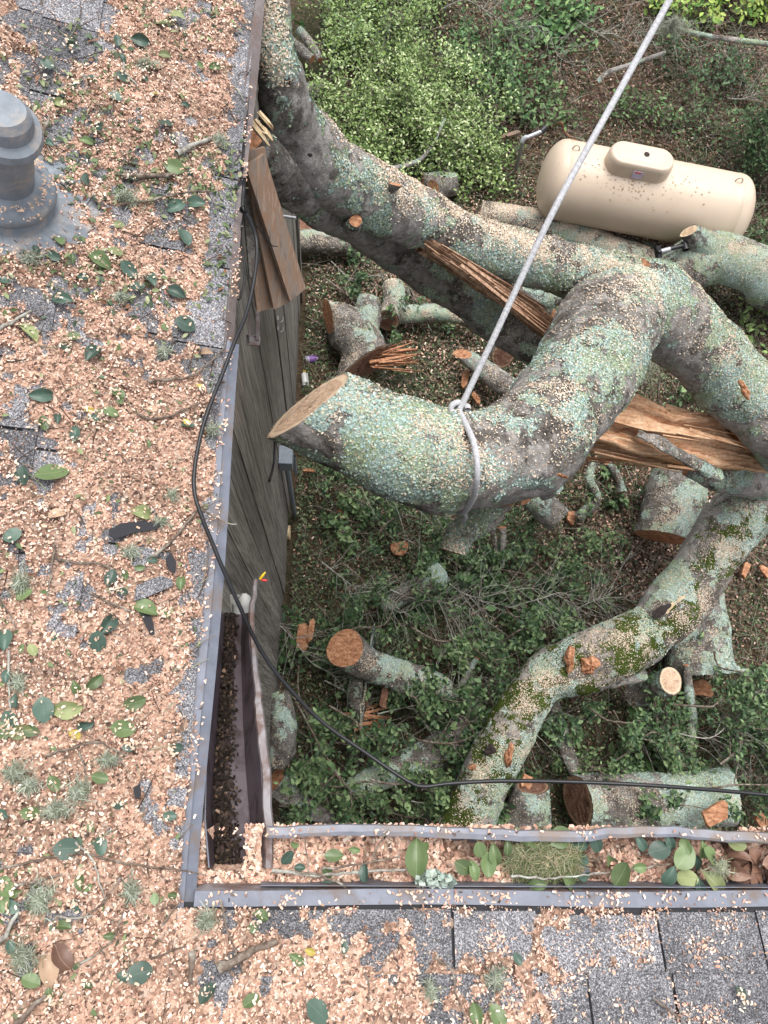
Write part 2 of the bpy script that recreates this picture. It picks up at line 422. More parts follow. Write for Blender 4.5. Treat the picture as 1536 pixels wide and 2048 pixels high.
def m_galv(name, base, rust, amount):
    t = NT(name); co = t.coord()
    b = t.ramp(t.noise(22, 5, .6, co), [(.3, tuple(x * .72 for x in base)), (.65, base)])
    r = t.ramp(t.noise(9, 6, .65, t.coord((1, 1, 2)), .4), [(amount, 0.0), (amount + .14, .85)])
    c = t.mix(r, b, rust)
    return t.fin(c, t.ramp(r, [(0, .5), (1, .85)]), t.noise(30, 4, .6, co), .2, .003, spec=.4, metal=0)
M['galv'] = m_galv('galvanised_metal', (.175, .19, .235), (.17, .13, .105), .50)
M['galvr'] = m_galv('rusty_metal', (.30, .28, .29), (.13, .075, .055), .42)
M['fascia'] = m_galv('dull_brown_metal', (.20, .17, .165), (.15, .095, .07), .47)
M['lipm'] = m_galv('weathered_lip_metal', (.24, .25, .29), (.24, .19, .155), .44)
M['gutter_in'] = m_galv('dark_gutter_inside', (.085, .065, .075), (.025, .015, .012), .50)
M['vent'] = m_galv('vent_metal', (.235, .265, .30), (.42, .36, .31), .52)
t = NT('tank_paint')
c = t.mix(t.ramp(t.noise(3.5, 6, .6), [(.5, 0.), (.8, .35)]), (.62, .50, .385), (.50, .38, .28))
sp = t.sep(t.voro(28, 'F1', None, 'Color'))
c = t.mix(t.ramp(t.noise(60, 3, .5), [(.70, 0.0), (.76, .45)]), c, (.46, .33, .22))
M['tank'] = t.fin(c, .42, t.noise(5, 2), .04, .01, spec=.45)
def flat(name, c, rough=.5, spec=.4, metal=0): 
    t = NT(name); n = t.noise(40, 3); return t.fin(t.mix(1.0, c, t.ramp(n, [(.3, .82), (.7, 1.05)]), 'MULTIPLY'), rough, n, .1, .002, spec, metal)
M['black'] = flat('black_rubber', (.018, .018, .02), .38)
M['hole'] = flat('dark_brown', (.03, .022, .02), .8)
M['white'] = flat('white_plastic', (.72, .72, .70), .4)
M['cream'] = flat('cream_plastic', (.50, .50, .47), .55)
M['purple'] = flat('purple_label', (.26, .12, .42), .4)
M['lilac'] = flat('lilac_plastic', (.55, .50, .68), .4)
M['yellow'] = flat('yellow_cap', (.85, .55, .02), .4)
M['redp'] = flat('red_plastic', (.7, .03, .03), .4)
M['copper'] = flat('copper_tube', (.42, .16, .08), .5)
M['pvc'] = flat('grey_conduit', (.27, .31, .36), .5)
M['steel'] = flat('galvanised_pipe', (.42, .44, .46), .45, .5, .4)
t = NT('rope'); wv = t.n('TexNoise'); co = t.coord(); 
rn = t.noise(90, 3, .7, co)
v = t.voro(260, 'F1', co)
M['rope'] = t.fin(t.mix(1.0, t.ramp(rn, [(.35, (.50, .50, .515)), (.5, (.62, .62, .64)), (.7, (.72, .72, .73))]), t.ramp(v, [(.0, 1.0), (.7, .70)]), 'MULTIPLY'), .9, v, .4, .002, spec=.1)
t = NT('label_print'); 
M['label'] = t.fin(t.ramp(t.noise(1, 6, .8, t.coord((60, 10, 260))), [(.46, (.75, .72, .78)), (.52, (.45, .35, .55))]), .5)
M['labelred'] = flat('label_red', (.6, .08, .06), .5)
def m_leaf(name, a, b, rib, rough=.42):
    t = NT(name); tc = t.n('TexCoord'); sx = t.n('SeparateXYZ'); t.l(tc.outputs['Object'], sx.inputs[0]); oi = t.n('ObjectInfo')
    c = t.mix(t.noise(35, 4, .6), a, b)
    c = t.mix(1.0, c, t.ramp(oi.outputs['Random'], [(0, .65), (1, 1.25)]), 'MULTIPLY')
    ay = t.math('ABSOLUTE', sx.outputs[1])
    c = t.mix(t.ramp(t.math('MULTIPLY', ay, 100), [(.03, .55), (.08, 0.0)]), c, rib)
    return t.fin(c, rough, t.noise(60, 3), .2, .003, spec=.45)
M['leaf_dark'] = m_leaf('dark_leaf', (.045, .085, .062), (.075, .125, .092), (.14, .20, .15))
M['leaf_green'] = m_leaf('green_leaf', (.085, .135, .05), (.15, .20, .085), (.25, .33, .16))
M['leaf_olive'] = m_leaf('pale_leaf', (.20, .24, .10), (.30, .33, .15), (.42, .45, .28), .6)
M['leaf_yellow'] = m_leaf('yellow_leaf', (.48, .38, .06), (.55, .45, .12), (.6, .5, .25), .6)
M['leaf_brown'] = m_leaf('brown_leaf', (.13, .065, .045), (.30, .17, .115), (.4, .28, .2), .5)
M['leaf_tan'] = m_leaf('tan_leaf', (.44, .28, .18), (.52, .38, .26), (.4, .28, .2), .5)
t = NT('twig_bark'); rn = t.noise(35, 5, .7)
M['twig'] = t.fin(t.ramp(rn, [(.35, (.07, .05, .04)), (.52, (.19, .15, .12)), (.66, (.34, .33, .28))]), .9, rn, .5, .003, spec=.1)
t = NT('pale_twig_bark'); rn = t.noise(35, 5, .7)
M['ptwig'] = t.fin(t.ramp(rn, [(.35, (.14, .12, .10)), (.5, (.34, .32, .28)), (.66, (.45, .50, .43))]), .9, rn, .5, .003, spec=.1)

# ------------------------------------------------------------------ ground
t = NT('yard_soil'); co = t.coord()
n1 = t.noise(1.1, 6, .65, co); n2 = t.noise(22, 6, .7, co)
c = t.mix(t.ramp(n1, [(.42, 0.), (.58, 1.)]), (.045, .05, .026), (.10, .062, .042))
c = t.mix(t.ramp(n2, [(.45, 0.), (.7, .8)]), c, (.16, .12, .08))
c = t.mix(1.0, c, t.ramp(t.noise(60, 5, .7, co), [(.3, .35), (.6, 1.1)]), 'MULTIPLY')
M['soil'] = t.fin(c, .95, n2, .8, .03, spec=.1)
gx = np.concatenate([[-60, -20, -8], np.arange(-2, 9, .08), [14, 30, 60]]); gy = np.concatenate([[-60, -20, -6], np.arange(-2, 13, .08), [20, 40, 90]])
GX, GY = np.meshgrid(gx, gy, indexing='ij')
def ground_z(x, y):
    p = np.stack([x, y, np.zeros_like(x)], -1).reshape(-1, 3)
    hh = (fbm(p, 1.3, 5, 3) - .5) * .16
    slope = np.maximum(y.reshape(-1) - 6.2, 0) * .10
    slope = np.minimum(slope, 1.2)
    return (hh + slope).reshape(x.shape)
gz = ground_z(GX, GY); nx_, ny_ = len(gx), len(gy)
I, J = np.meshgrid(np.arange(nx_ - 1), np.arange(ny_ - 1), indexing='ij')
F = np.stack([I * ny_ + J, (I + 1) * ny_ + J, (I + 1) * ny_ + J + 1, I * ny_ + J + 1], -1).reshape(-1, 4)
tag(mk('ground', np.stack([GX, GY, gz], -1).reshape(-1, 3), F, M['soil'], smooth=True, origin=(0, 0, 0)), kind='structure')
def gp(px, py, dz=0.0):
    p = W(px, py, 0)
    for _ in range(4): p = W(px, py, float(ground_z(np.array([p[0]]), np.array([p[1]]))[0]) + dz)
    return p

# ------------------------------------------------------------------ house
house = thing('house', 'grey board house whose shingled roof corner and gutters are buried in wood chips', 'house', (XE, YB, 0))
def roofpt(side, u, s, h):
    if side == 'L': return np.array([XE - s * CP + SP * h, u, EZ + s * SP + CP * h])
    return np.array([u, YB - s * CP + SP * h, EZ + s * SP + CP * h])
for side, u0, u1 in (('L', YB - 2.6, 5.0), ('B', XE - 2.6, 3.2)):
    V, F = box_vf([roofpt(side, u0, -.005, -.03), roofpt(side, u1, -.005, -.03), roofpt(side, u1, 3.6, -.03), roofpt(side, u0, 3.6, -.03),
                   roofpt(side, u0, -.005, -.001), roofpt(side, u1, -.005, -.001), roofpt(side, u1, 3.6, -.001), roofpt(side, u0, 3.6, -.001)])
    roof = mk('roof', V, F, M['tar'], house)
    roof['label'] = 'left roof slope under chips and leaves' if side == 'L' else 'lower roof slope with bare grey shingles'
    E, rnd = .150, random.Random(3 if side == 'L' else 4)
    ncourse = 10 if side == 'L' else 5
    for k in range(ncourse):
        u = (YB - 1.0 if side == 'L' else XE - 1.0) + rnd.uniform(-.2, 0); uend = 3.2 if side == 'L' else 1.75
        while u < uend:
            wd = rnd.uniform(.17, .31); th = rnd.choice((.004, .009, .010))
            s0 = (k * E - .012 + rnd.uniform(-.004, .004)) if k else (.006 if side == 'L' else .016) + rnd.uniform(-.006, .006); s1 = (k + 1) * E + .02
            c = roofpt(side, u + wd / 2, (s0 + s1) / 2, 0)
            keep = (c[1] > YB - (XE - c[0]) - .16) if side == 'L' else (c[1] < YB - (XE - c[0]) + .16)
            px, py, zc = PRJ(c)
            if keep and -350 < px[0] < 1800 and -350 < py[0] < 2350:
                g = .003; sk = rnd.uniform(-.003, .003)
                nn = 3; vs = []
                b0 = [roofpt(side, u + g + sk, s0, .001), roofpt(side, u + wd - g + sk, s0 + rnd.uniform(-.003, .003), .001), roofpt(side, u + wd - g, s1, .0005), roofpt(side, u + g, s1, .0005)]
                t0 = [roofpt(side, u + g + sk, s0, .003 + th), roofpt(side, u + wd - g + sk, s0, .003 + th + rnd.uniform(-.001, .002)), roofpt(side, u + wd - g, s1, .002), roofpt(side, u + g, s1, .002)]
                V, F = box_vf(b0 + t0); mk('shingle', V, F, M['shingle'], roof)
            u += wd
# board wall on the yard side
wall = mk('wall', *abox(WX - .12, WX - .022, YB - .12, 4.25, 0, 5.02), M['tar'], house)
y = YB - .1; rb = random.Random(5)
while y < 4.2:
    wd = rb.uniform(.17, .235)
    x1 = WX + rb.uniform(-.006, .004)
    z0 = rb.uniform(.02, .1); lean = rb.uniform(-.004, .004)
    V, F = abox(x1 - .02, x1, y + .0015, min(y + wd - .0015, 4.24), z0, 4.99)
    V[4:, 0] += lean; mk('board', V, F, M['board'], wall)
    y += wd
mk('corner_trim', *abox(WX - .14, WX + .02, 4.255, 4.36, 0, 5.0), M['board'], house)
wl2 = mk('wall', *abox(-.30, 3.4, YB - .78, YB - .70, 0, 5.0), M['board'], house); wl2['label'] = 'side wall under the lower gutter'
mk('wall', *abox(-4, WX - .15, 4.26, 4.34, 0, 5.0), M['board'], house)['label'] = 'far end wall'
mk('soffit', *abox(WX - .02, XE - .012, YB - .1, 5.0, EZ - .055, EZ - .034), M['trim'], house)

# drip edges: thin bent strips following slightly wavy lines
def strip(name, A, B, mat, parent, th=.0015, jit=.0):
    """A, B: matching polylines"""
    A, B = np.asarray(A, float), np.asarray(B, float); n = len(A)
    if jit:
        A = A + np.random.default_rng(3).normal(0, jit, A.shape); B = B + np.random.default_rng(4).normal(0, jit, B.shape)
    d = np.array([0, 0, th])
    V = np.concatenate([A, B, A - d, B - d])
    F = []
    for i in range(n - 1):
        F += [[i, i + 1, n + i + 1, n + i], [2 * n + i, 3 * n + i, 3 * n + i + 1, 2 * n + i + 1], [i, 2 * n + i, 2 * n + i + 1, i + 1], [n + i, n + i + 1, 3 * n + i + 1, 3 * n + i]]
    F += [[0, n, 3 * n, 2 * n], [n - 1, 3 * n - 1, 4 * n - 1, 2 * n - 1]]
    return mk(name, V, F, mat, parent)
def lin(a, b, n): return [np.asarray(a, float) * (1 - i / (n - 1)) + np.asarray(b, float) * i / (n - 1) for i in range(n)]
ys = np.linspace(YB - .02, 1.02, 22)
eave = mk('drip_edge', *abox(-.001, .001, -.001, .001, -.001, .001), M['galv'], house); bpy.data.objects.remove(eave)
A_ = [(XE - .030, yy, EZ + .0105) for yy in ys]; B_ = [(XE + .012 + .004 * math.sin(yy * 5), yy, EZ + .006) for yy in ys]
de = strip('drip_edge', A_, B_, M['galv'], house); de['label'] = 'bluish galvanised drip edge along the left eave'
strip('flange', [(XE + .010 + .004 * math.sin(yy * 5), yy, EZ - .0025) for yy in ys], [(XE + .034 + .004 * math.sin(yy * 5), yy, EZ - .018) for yy in ys], M['galv'], de)
ys2 = np.linspace(.60, 4.8, 70)
A_ = [(XE - .006 + .010 * math.sin(yy * 3.1) * max(0, yy - 1), yy, EZ + .012 + .010 * math.sin(yy * 7)) for yy in ys2]
B_ = [(XE + .016 + .008 * math.sin(yy * 3.1 + 1) * max(0, yy - .8), yy, EZ - .012 - .010 * math.sin(yy * 7 + 1)) for yy in ys2]
strip('fascia_strip', A_, B_, M['fascia'], house)['label'] = 'twisted brown metal strip along the far eave'
xs = np.linspace(XE + .03, 2.4, 40)
A_ = [(xx, YB - .001 + .003 * math.sin(xx * 6), EZ + .0045) for xx in xs]; B_ = [(xx, YB + .030 + .003 * math.sin(xx * 7), EZ - .004) for xx in xs]
de2 = strip('drip_edge', A_, B_, M['galv'], house); de2['label'] = 'grey drip edge along the lower eave'
strip('flange', [(xx, YB + .0295 + .003 * math.sin(xx * 7), EZ - .0045) for xx in xs], [(xx, YB + .034, EZ - .05) for xx in xs], M['galvr'], de2)
# lower gutter: trough profile (y, z) extruded in x
def gut(xx, k=0):
    wv = .004 * math.sin(xx * 9) + (.006 if .65 < xx < .9 else 0)
    yo = -.232 + wv - .006 * xx
    return [(YB + .038, EZ - .006), (YB + .036, EZ - .115), (YB + .06, EZ - .125), (yo - .045, EZ - .125), (yo - .022, EZ - .09), (yo - .018, EZ - .018)]
def profile_mesh(name, secs, mat, parent, th=.0016):
    n = len(secs); m = len(secs[0]); V = np.array(secs).reshape(-1, 3)
    F = []
    for i in range(n - 1):
        for j in range(m - 1):
            a = i * m + j; F.append([a, a + 1, a + m + 1, a + m])
    o = mk(name, V, F, mat, parent, smooth=False)
    md = o.modifiers.new('thick', 'SOLIDIFY'); md.thickness = th; md.offset = 0
    return o
gutter = profile_mesh('gutter', [[(xx, a, b) for a, b in gut(xx)] for xx in np.linspace(-.135, 2.4, 50)], M['galv'], house)
gutter['label'] = 'lower gutter heaped with chips, leaves and twigs'
def jit(secs, a, seed):
    r = np.random.default_rng(seed); s = np.array(secs); o = np.repeat(r.normal(0, a, (len(s), 1, 3)), s.shape[1], 1); o[:, :, 2] *= .4
    return [list(q) for q in s + o]
# rolled outer lip
lipA = []
for xx in np.linspace(-.125, 2.4, 60):
    wv = .004 * math.sin(xx * 9) + (.006 if .65 < xx < .9 else 0); yo = -.232 + wv - .006 * xx
    lipA.append([(xx, yo - .021, EZ - .020), (xx, yo - .019, EZ - .006), (xx, yo - .011 + .004 * math.sin(xx * 4), EZ - .001), (xx, yo + .003, EZ - .005), (xx, yo + .004, EZ - .016)])
profile_mesh('gutter_lip', jit(lipA, .0009, 8), M['lipm'], gutter)
# corner pan and broken left gutter, hanging down towards its far end
def st(pin, pbot1, pbot2, pout, pl): return [pin, pbot1, pbot2, pout, pl]
# stations: (py, inner px, floor px a, floor px b, outer px, lip px, z rim, depth)
ST = [(1735, 418, 432, 505, 530, 546, 5.07, .115), (1640, 410, 425, 500, 528, 547, 5.06, .115), (1540, 412, 428, 492, 522, 541, 5.03, .11), (1440, 415, 436, 486, 512, 531, 4.98, .105),
      (1370, 424, 442, 484, 508, 522, 4.94, .10), (1290, 431, 448, 482, 499, 510, 4.88, .09), (1225, 437, 452, 484, 497, 508, 4.82, .07), (1160, 476, 484, 498, 508, 517, 4.75, .02)]
secs, lips = [], []
for py, a, b, c, d, e, z, dep in ST:
    secs.append([W(a, py, z), W(b, py + 4, z - dep), W((b + c) / 2, py + 3, z - dep + .012), W(c, py + 4, z - dep), W(d, py, z - .012)])
    lips.append([W(d, py, z - .014), W(d + 3, py - 1, z), W(e - 3, py - 1, z + .002), W(e, py, z - .012)])
def fine(secs, k=5):
    secs = np.array(secs); m = secs.shape[1]
    return [list(q) for q in np.stack([spline(secs[:, j], 1e9) if False else np.array([np.interp(np.linspace(0, len(secs) - 1, (len(secs) - 1) * k + 1), np.arange(len(secs)), secs[:, j, c]) for c in range(3)]).T for j in range(m)], 1)]
lg = profile_mesh('gutter', fine(secs[:-1]), M['gutter_in'], house); lg['label'] = 'torn left gutter full of black muck hanging from the eave'
profile_mesh('gutter_lip', jit(fine(lips, 4), .0016, 5), M['galvr'], lg)['label'] = 'bent brown gutter lip'
mk('back_rim', *tubes([(np.array([x_[0] for x_ in fine(secs[:-1], 4)]), .0022)], 5), M['galv'], lg)
# muck in the torn gutter
pos = []
for _ in range(3600):
    i = random.random() ** 1.2 * 6; k = int(i); f = i - k; a = np.array(secs[k]) * (1 - f) + np.array(secs[min(k + 1, 6)]) * f
    g = random.betavariate(2, 3.2) * .85; p = a[1] * (1 - g) + a[3] * g; pos.append(p + np.array([0, 0, random.uniform(.002, .02)]))
pos = np.array(pos); cc = pick([(.02, .015, .012), (.05, .035, .028), (.30, .20, .14), (.12, .08, .05)], [6, 4, .10, .5], len(pos))
stuff('muck', CHIP_V, CHIP_F, pos, np.tile([0., 0, 1], (len(pos), 1)), RNG.uniform(.006, .016, len(pos)), cc, M['chips'], None, None, .6, parent=lg)
# loose slats leaning inside behind the gutter
for a, b, wd in (((352 + 85, 1225), (470, 1290), .03), ((455, 1215), (470, 1295), .022), ((500, 1225), (488, 1290), .018)):
    pass

# ------------------------------------------------------------------ torn trim boards by the far eave
tb = thing('torn_trim_boards', 'bundle of rusty brown trim boards torn off the eave below the leaning trunk', 'boards', W(530, 500, 4.4))
for (ax, ay, bx, by, wd, z0, z1, m) in ((497, 300, 532, 620, .075, 4.95, 4.50, 'trim'), (505, 300, 566, 612, .085, 4.97, 4.52, 'trim'), (508, 320, 594, 590, .085, 4.99, 4.55, 'trim'), (494, 330, 512, 560, .05, 4.93, 4.6, 'board')):
    V, F = beam(W(ax, ay, z0), W(bx, by, z1), wd, .014, upv=(.25, 0, 1), jag=.02, taper=1.0)
    mk('plank', V, F, M[m], tb)
br = thing('rusty_bracket', 'small rusty metal bracket on the board wall under the torn boards', 'bracket', W(505, 660, 4.1))
mk('back_plate', *beam(W(498, 600, 4.25), W(500, 680, 4.15), .05, .004, (1, 0, 0)), M['galvr'], br)
mk('shelf_plate', *beam(W(492, 680, 4.15), W(520, 682, 4.15), .045, .006, (0, 0, 1)), M['galvr'], br)
mk('side_plate', *beam(W(516, 600, 4.25), W(516, 678, 4.15), .012, .03, (0, 0, 1)), M['galvr'], br)
hk = thing('hook_bolt', 'bright steel hook bolt sticking out of the house corner', 'bolt', W(565, 430, 3.2))
mk('shank', *tubes([([W(552, 430, 3.2), W(592, 436, 3.2)], .009)], 8), M['steel'], hk)
mk('eye', *tubes([([W(556 + 5 * math.cos(q), 430 + 9 * math.sin(q), 3.2) for q in np.linspace(0, 6.28, 12)], .005)], 6), M['steel'], hk)

# ------------------------------------------------------------------ conduits, fitting on the wall
cd = thing('wall_conduit', 'grey conduit with a square box low on the board wall', 'conduit', W(575, 930, 2.2))
def wallp(px, py, off=.03):
    d = R @ np.array([px - CX, py - CY, FPX]); tt = (WX + off) / d[0]; return np.array([0, 0, H]) + d * tt
a, b = wallp(574, 932, .05), wallp(590, 1038, .05)
mk('pipe', *tubes([([a, b, b + np.array([-.03, 0, -.01])], .022)], 10), M['pvc'], cd)
c = wallp(573, 920, .05); mk('box', *abox(c[0] - .05, c[0] + .05, c[1] - .07, c[1] + .07, c[2] - .05, c[2] + .12), M['pvc'], cd)
cd2 = thing('wall_conduit', 'short thin grey conduit beside the square box on the wall', 'conduit', wallp(585, 925))
a, b = wallp(588, 912, .10), wallp(592, 945, .10)
mk('pipe', *tubes([([a, b], .014)], 8), M['pvc'], cd2); mk('strap', *tubes([([a + np.array([0, 0, -.1]), a + np.array([0, 0, -.13])], .02)], 8), M['steel'], cd2)
dk = wallp(578, 1065, .01)
dd = mk('knot_cover', *tubes([([dk + np.array([-.01, 0, 0]), dk + np.array([.012, 0, 0])], .07)], 14), M['sap']); tag(dd, 'pale round wooden disc low on the board wall', 'disc')
# white LB fitting on the loose gutter end
lb = thing('cable_fitting', 'weathered white plastic conduit fitting on the wall beside the torn gutter', 'fitting', W(485, 1220, 4.7))
def capsule(a, b, r, n=10):
    P = lin(a, b, 9); rad = [r * math.sqrt(max(0.02, 1 - (abs(i - 4) / 4) ** 6)) for i in range(9)]
    return tubes([(P, rad)], n)
mk('cover', *capsule(W(489, 1186, 4.72), W(489, 1262, 4.60), .022), M['cream'], lb)
mk('hub', *tubes([([W(473, 1205, 4.72), W(473, 1232, 4.68)], [.014, .014])], 10), M['cream'], lb)
mk('collar', *tubes([([W(470, 1245, 4.68), W(488, 1248, 4.68)], [.018, .018])], 10), M['cream'], lb)
mk('back_plate', *beam(W(470, 1190, 4.66), W(473, 1265, 4.58), .03, .004, (0, 0, 1)), M['cream'], lb)
ck = thing('wall_cable_end', 'thin black cable hanging loose down the board wall behind the cut log', 'cable', wallp(548, 900))
mk('strand', *tubes([(spline([wallp(549, 850, .02), wallp(549, 905, .02), wallp(546, 935, .02), wallp(539, 962, .02)], .03), .008)], 6), M['black'], ck)
wn = thing('wire_connectors', 'yellow and red wire connectors at the tip of the torn gutter', 'connector', W(525, 1152, 4.75))
mk('yellow_wire', *tubes([([W(520, 1158, 4.76), W(526, 1150, 4.77), W(531, 1144, 4.77)], [.004, .004, .002])], 6), M['yellow'], wn)
mk('red_wire', *tubes([([W(523, 1160, 4.75), W(534, 1161, 4.75)], [.004, .003])], 6), M['redp'], wn)
# staples on the wall
stp = thing('wall_staples', 'two thin wire loops hooked on the board wall above the white bottle', 'wire', wallp(560, 640))
for yy in (632, 652):
    mk('loop', *tubes([([wallp(556, yy, .01), wallp(556, yy + 9, .03), wallp(561, yy + 13, .03), wallp(566, yy + 9, .03), wallp(566, yy + 2, .01)], .004)], 5), M['steel'], stp)

# ------------------------------------------------------------------ vent pipe on the roof
vb, vn = on_roof(26, 424)
vent = thing('roof_vent', 'galvanised roof vent pipe with storm collar and flared flashing on the left slope', 'roof vent', vb)
VA = unit(W(4, 218, vb[2] + .32) - (vb + np.array([-.012, .02, 0]))); VX = unit(np.cross([0, 1, 0], VA)); VY = np.cross(VA, VX)
vc = vb + np.array([-.012, .02, 0])
VT = float(np.linalg.norm(W(4, 218, vb[2] + .32) - vc)) - .06
def lathe(prof, n=40, dents=0.0):
    V = []
    for r, z in prof:
        for k in range(n):
            a = 2 * math.pi * k / n; rr = r * (1 + dents * math.sin(3 * a + 1) * math.sin(z * 40)); V.append(vc + VX * rr * math.cos(a) + VY * rr * math.sin(a) + VA * z)
    F = [[i * n + j, i * n + (j + 1) % n, (i + 1) * n + (j + 1) % n, (i + 1) * n + j] for i in range(len(prof) - 1) for j in range(n)]
    return np.array(V), F
V, F = lathe([(.062, .0), (.062, VT)], 40, .008); mk('pipe', V, F, M['vent'], vent, smooth=True)
V, F = lathe([(.095, .050), (.108, .058), (.113, .072), (.108, .086), (.095, .096), (.078, .098), (.063, .104), (.060, .106)], 40, .02); mk('storm_collar', V, F, M['vent'], vent, smooth=True)
V, F = lathe([(.094, .055), (.110, .03), (.165, 0.0), (.172, 0)], 44); n = 44
for k in range(n):
    for q, hgt in ((2, .006), (3, .002)):
        p = V[q * n + k]; e = p - vc; e[0] *= 1.32 if e[0] > 0 else 1; e[1] *= 1.08; p[:] = vc + e; p[2] = roof_z(p[0], p[1]) + hgt + (.010 * (k % 2) if q == 2 else .004 * (k % 2))
mk('flashing', V, F, M['vent'], vent)
V, F = lathe([(.064, VT - .017), (.082, VT - .019), (.086, VT - .012), (.082, VT + .005), (.070, VT + .013), (.066, VT + .017), (.060, VT + .045), (.048, VT + .062), (.0, VT + .066)], 30, .03); mk('cap', V, F, M['vent'], vent)
N = 260; aa_ = RNG.random(N) * 6.283; rq = RNG.choice([.085, .105, .09], N) + RNG.normal(0, .006, N); zz_ = np.where(rq < .1, .106, .086) + .004
stuff('sawdust', CHIP_V, CHIP_F, vc + VX[None] * (np.cos(aa_) * rq)[:, None] + VY[None] * (np.sin(aa_) * rq)[:, None] + VA[None] * zz_[:, None], np.tile(VA, (N, 1)), RNG.uniform(.004, .010, N), pick([(.72, .50, .35), (.63, .42, .3)], [1, 1], N), M['chips'], None, None, .3, parent=vent)

# ------------------------------------------------------------------ chips on the roof
def roofmask(x, y):
    z = roof_z(x, y); P = np.stack([x, y, z], -1); px, py, zc = PRJ(P)
    q = np.stack([x, y, np.zeros_like(x)], -1)
    b = fbm(q, 5, 21, 3) * 1.0 + fbm(q, 30, 22, 2) * .95 - .82
    s = np.maximum(XE - x, 0)
    left = (py < 1790) | (px < 400)
    b += np.where(left, .16, .10)
    b += np.where((py < 620) & left, -.15, 0)
    edge = np.where(left & (py < 1700), np.exp(-(s / .045) ** 2), 0) * np.where(py < 1100, .55, .35)
    b -= edge
    b -= np.where((px > 560) & (py > 1780), .36 * np.clip((1935 - py) / 70, 0, 1), 0)
    b -= np.where((py > 1800), .40 * np.clip((px - 1040) / 120, 0, 1) ** 1, 0)
    b += np.where((py > 1900) & (px > 900) & (px < 1120), .08, 0)
    for cx_, cy_, r_, a_ in ((120, 30, 90, -.45), (260, 1090, 60, -.2), (140, 1210, 45, -.4), (150, 1270, 40, -.35), (285, 1345, 45, -.5), (30, 850, 40, -.45), (75, 905, 45, -.35), (430, 620, 60, -.35),
                            (70, 740, 30, .3), (450, 470, 70, -.25), (1150, 1720, 1, 0), (330, 480, 40, -.3), (185, 1990, 1, 0), (75, 190, 45, -.25), (370, 50, 30, -.2), (130, 1290, 30, -.3), (200, 640, 40, .1)):
        b += a_ * np.exp(-(((px - cx_) ** 2 + (py - cy_) ** 2) / r_ ** 2))
    return b, px, py, z
g = .0085
X_, Y_ = np.meshgrid(np.arange(-1.75, XE - .002, g), np.arange(-1.5, 3.0, g), indexing='ij')
def mat_patch(name, X_, Y_, label):
    b, px, py, z = roofmask(X_.ravel(), Y_.ravel())
    q = np.stack([X_.ravel(), Y_.ravel(), np.zeros(X_.size)], -1)
    hgt = np.clip(b * .05 + .006, -.01, .016) + (vnoise(q, 110, 3) - .5) * .007
    Z = z + np.where(b > 0, hgt, -.012); ok = (px > -300) & (px < 1800) & (py > -250) & (py < 2300)
    n1, n2 = X_.shape; I, J = np.meshgrid(np.arange(n1 - 1), np.arange(n2 - 1), indexing='ij')
    F = np.stack([I * n2 + J, (I + 1) * n2 + J, (I + 1) * n2 + J + 1, I * n2 + J + 1], -1).reshape(-1, 4)
    F = F[(ok[F].all(1)) & (b[F] > -.08).any(1)]
    used = np.unique(F); mp = np.zeros(len(Z), int); mp[used] = np.arange(len(used))
    o = mk(name, np.stack([X_.ravel(), Y_.ravel(), Z], -1)[used], mp[F], M['mat'], origin=(0, 0, 0))
    tag(o, label, 'sawdust', kind='stuff')
mat_patch('sawdust', X_, Y_, 'damp matted sawdust covering most of the left roof slope')
X_, Y_ = np.meshgrid(np.arange(XE - .002, 1.9, g), np.arange(-1.25, YB - .004, g), indexing='ij')
mat_patch('sawdust', X_, Y_, 'patchy matted sawdust on the lower roof slope')
CHIPP = [(.82, .565, .44), (.75, .48, .365), (.57, .335, .245), (.87, .72, .60), (.30, .18, .135), (.12, .085, .07), (.54, .37, .26)]
def roof_chips(name, N, x0, x1, y0, y1, label, cat, tv, tf, s0, s1, pal, wts, bias, mat, tilt=.45, hi=.014, zo=.006, asp=None):
    x = RNG.uniform(x0, x1, N); y = RNG.uniform(y0, y1, N)
    ok = (x < XE) | (y < YB); x, y = x[ok], y[ok]
    b, px, py, z = roofmask(x, y)
    fl = .10 + 3.0 * np.clip(fbm(np.stack([x, y, x * 0], -1), 15, 88, 3) - .54, 0, 1) * 8 * (px > 900)
    ok = (RNG.random(len(x)) < np.clip(np.maximum((b + bias) * 6, fl), 0, 1)) & (px > -120) & (px < 1650) & (py > -120) & (py < 2170)
    x, y, b, z = x[ok], y[ok], b[ok], z[ok]; n = len(x)
    q = np.stack([x, y, np.zeros(n)], -1)
    lift = np.where(b > 0, np.clip(b * .05 + .006, 0, .016), .006) + RNG.random(n) * .008 + (zo - .006)
    left = ((XE - x) > (YB - y)) | (y > YB)
    nr = np.where(left[:, None], [[SP, 0, CP]], [[0, SP, CP]])
    c = pick(pal, wts, n, .18); dp = fbm(q, 7, 140, 3)[:, None]; c = c * (1 - np.clip((dp - .52) * 5, 0, 1) * np.array([[.16, .20, .22]]))
    stuff(name, tv, tf, np.stack([x, y, z + lift], -1), nr, RNG.uniform(s0, s1, n) * RNG.choice([.7, 1, 1, 1.35], n), c, mat, label, cat, tilt, asp and RNG.uniform(*asp, n))
    return n
n = roof_chips('wood_chips', 480000, -1.7, 1.7, -1.2, 2.7, 'pink orange chainsaw chips scattered thickly over both roof slopes', 'wood chips', CHIP_V, CHIP_F, .0030, .0082, CHIPP, [4.5, 4, 3, 3.4, 2.4, 1.8, 2], .06, M['chips'], .4, asp=(.6, 1.4))
print('roof chips', n)
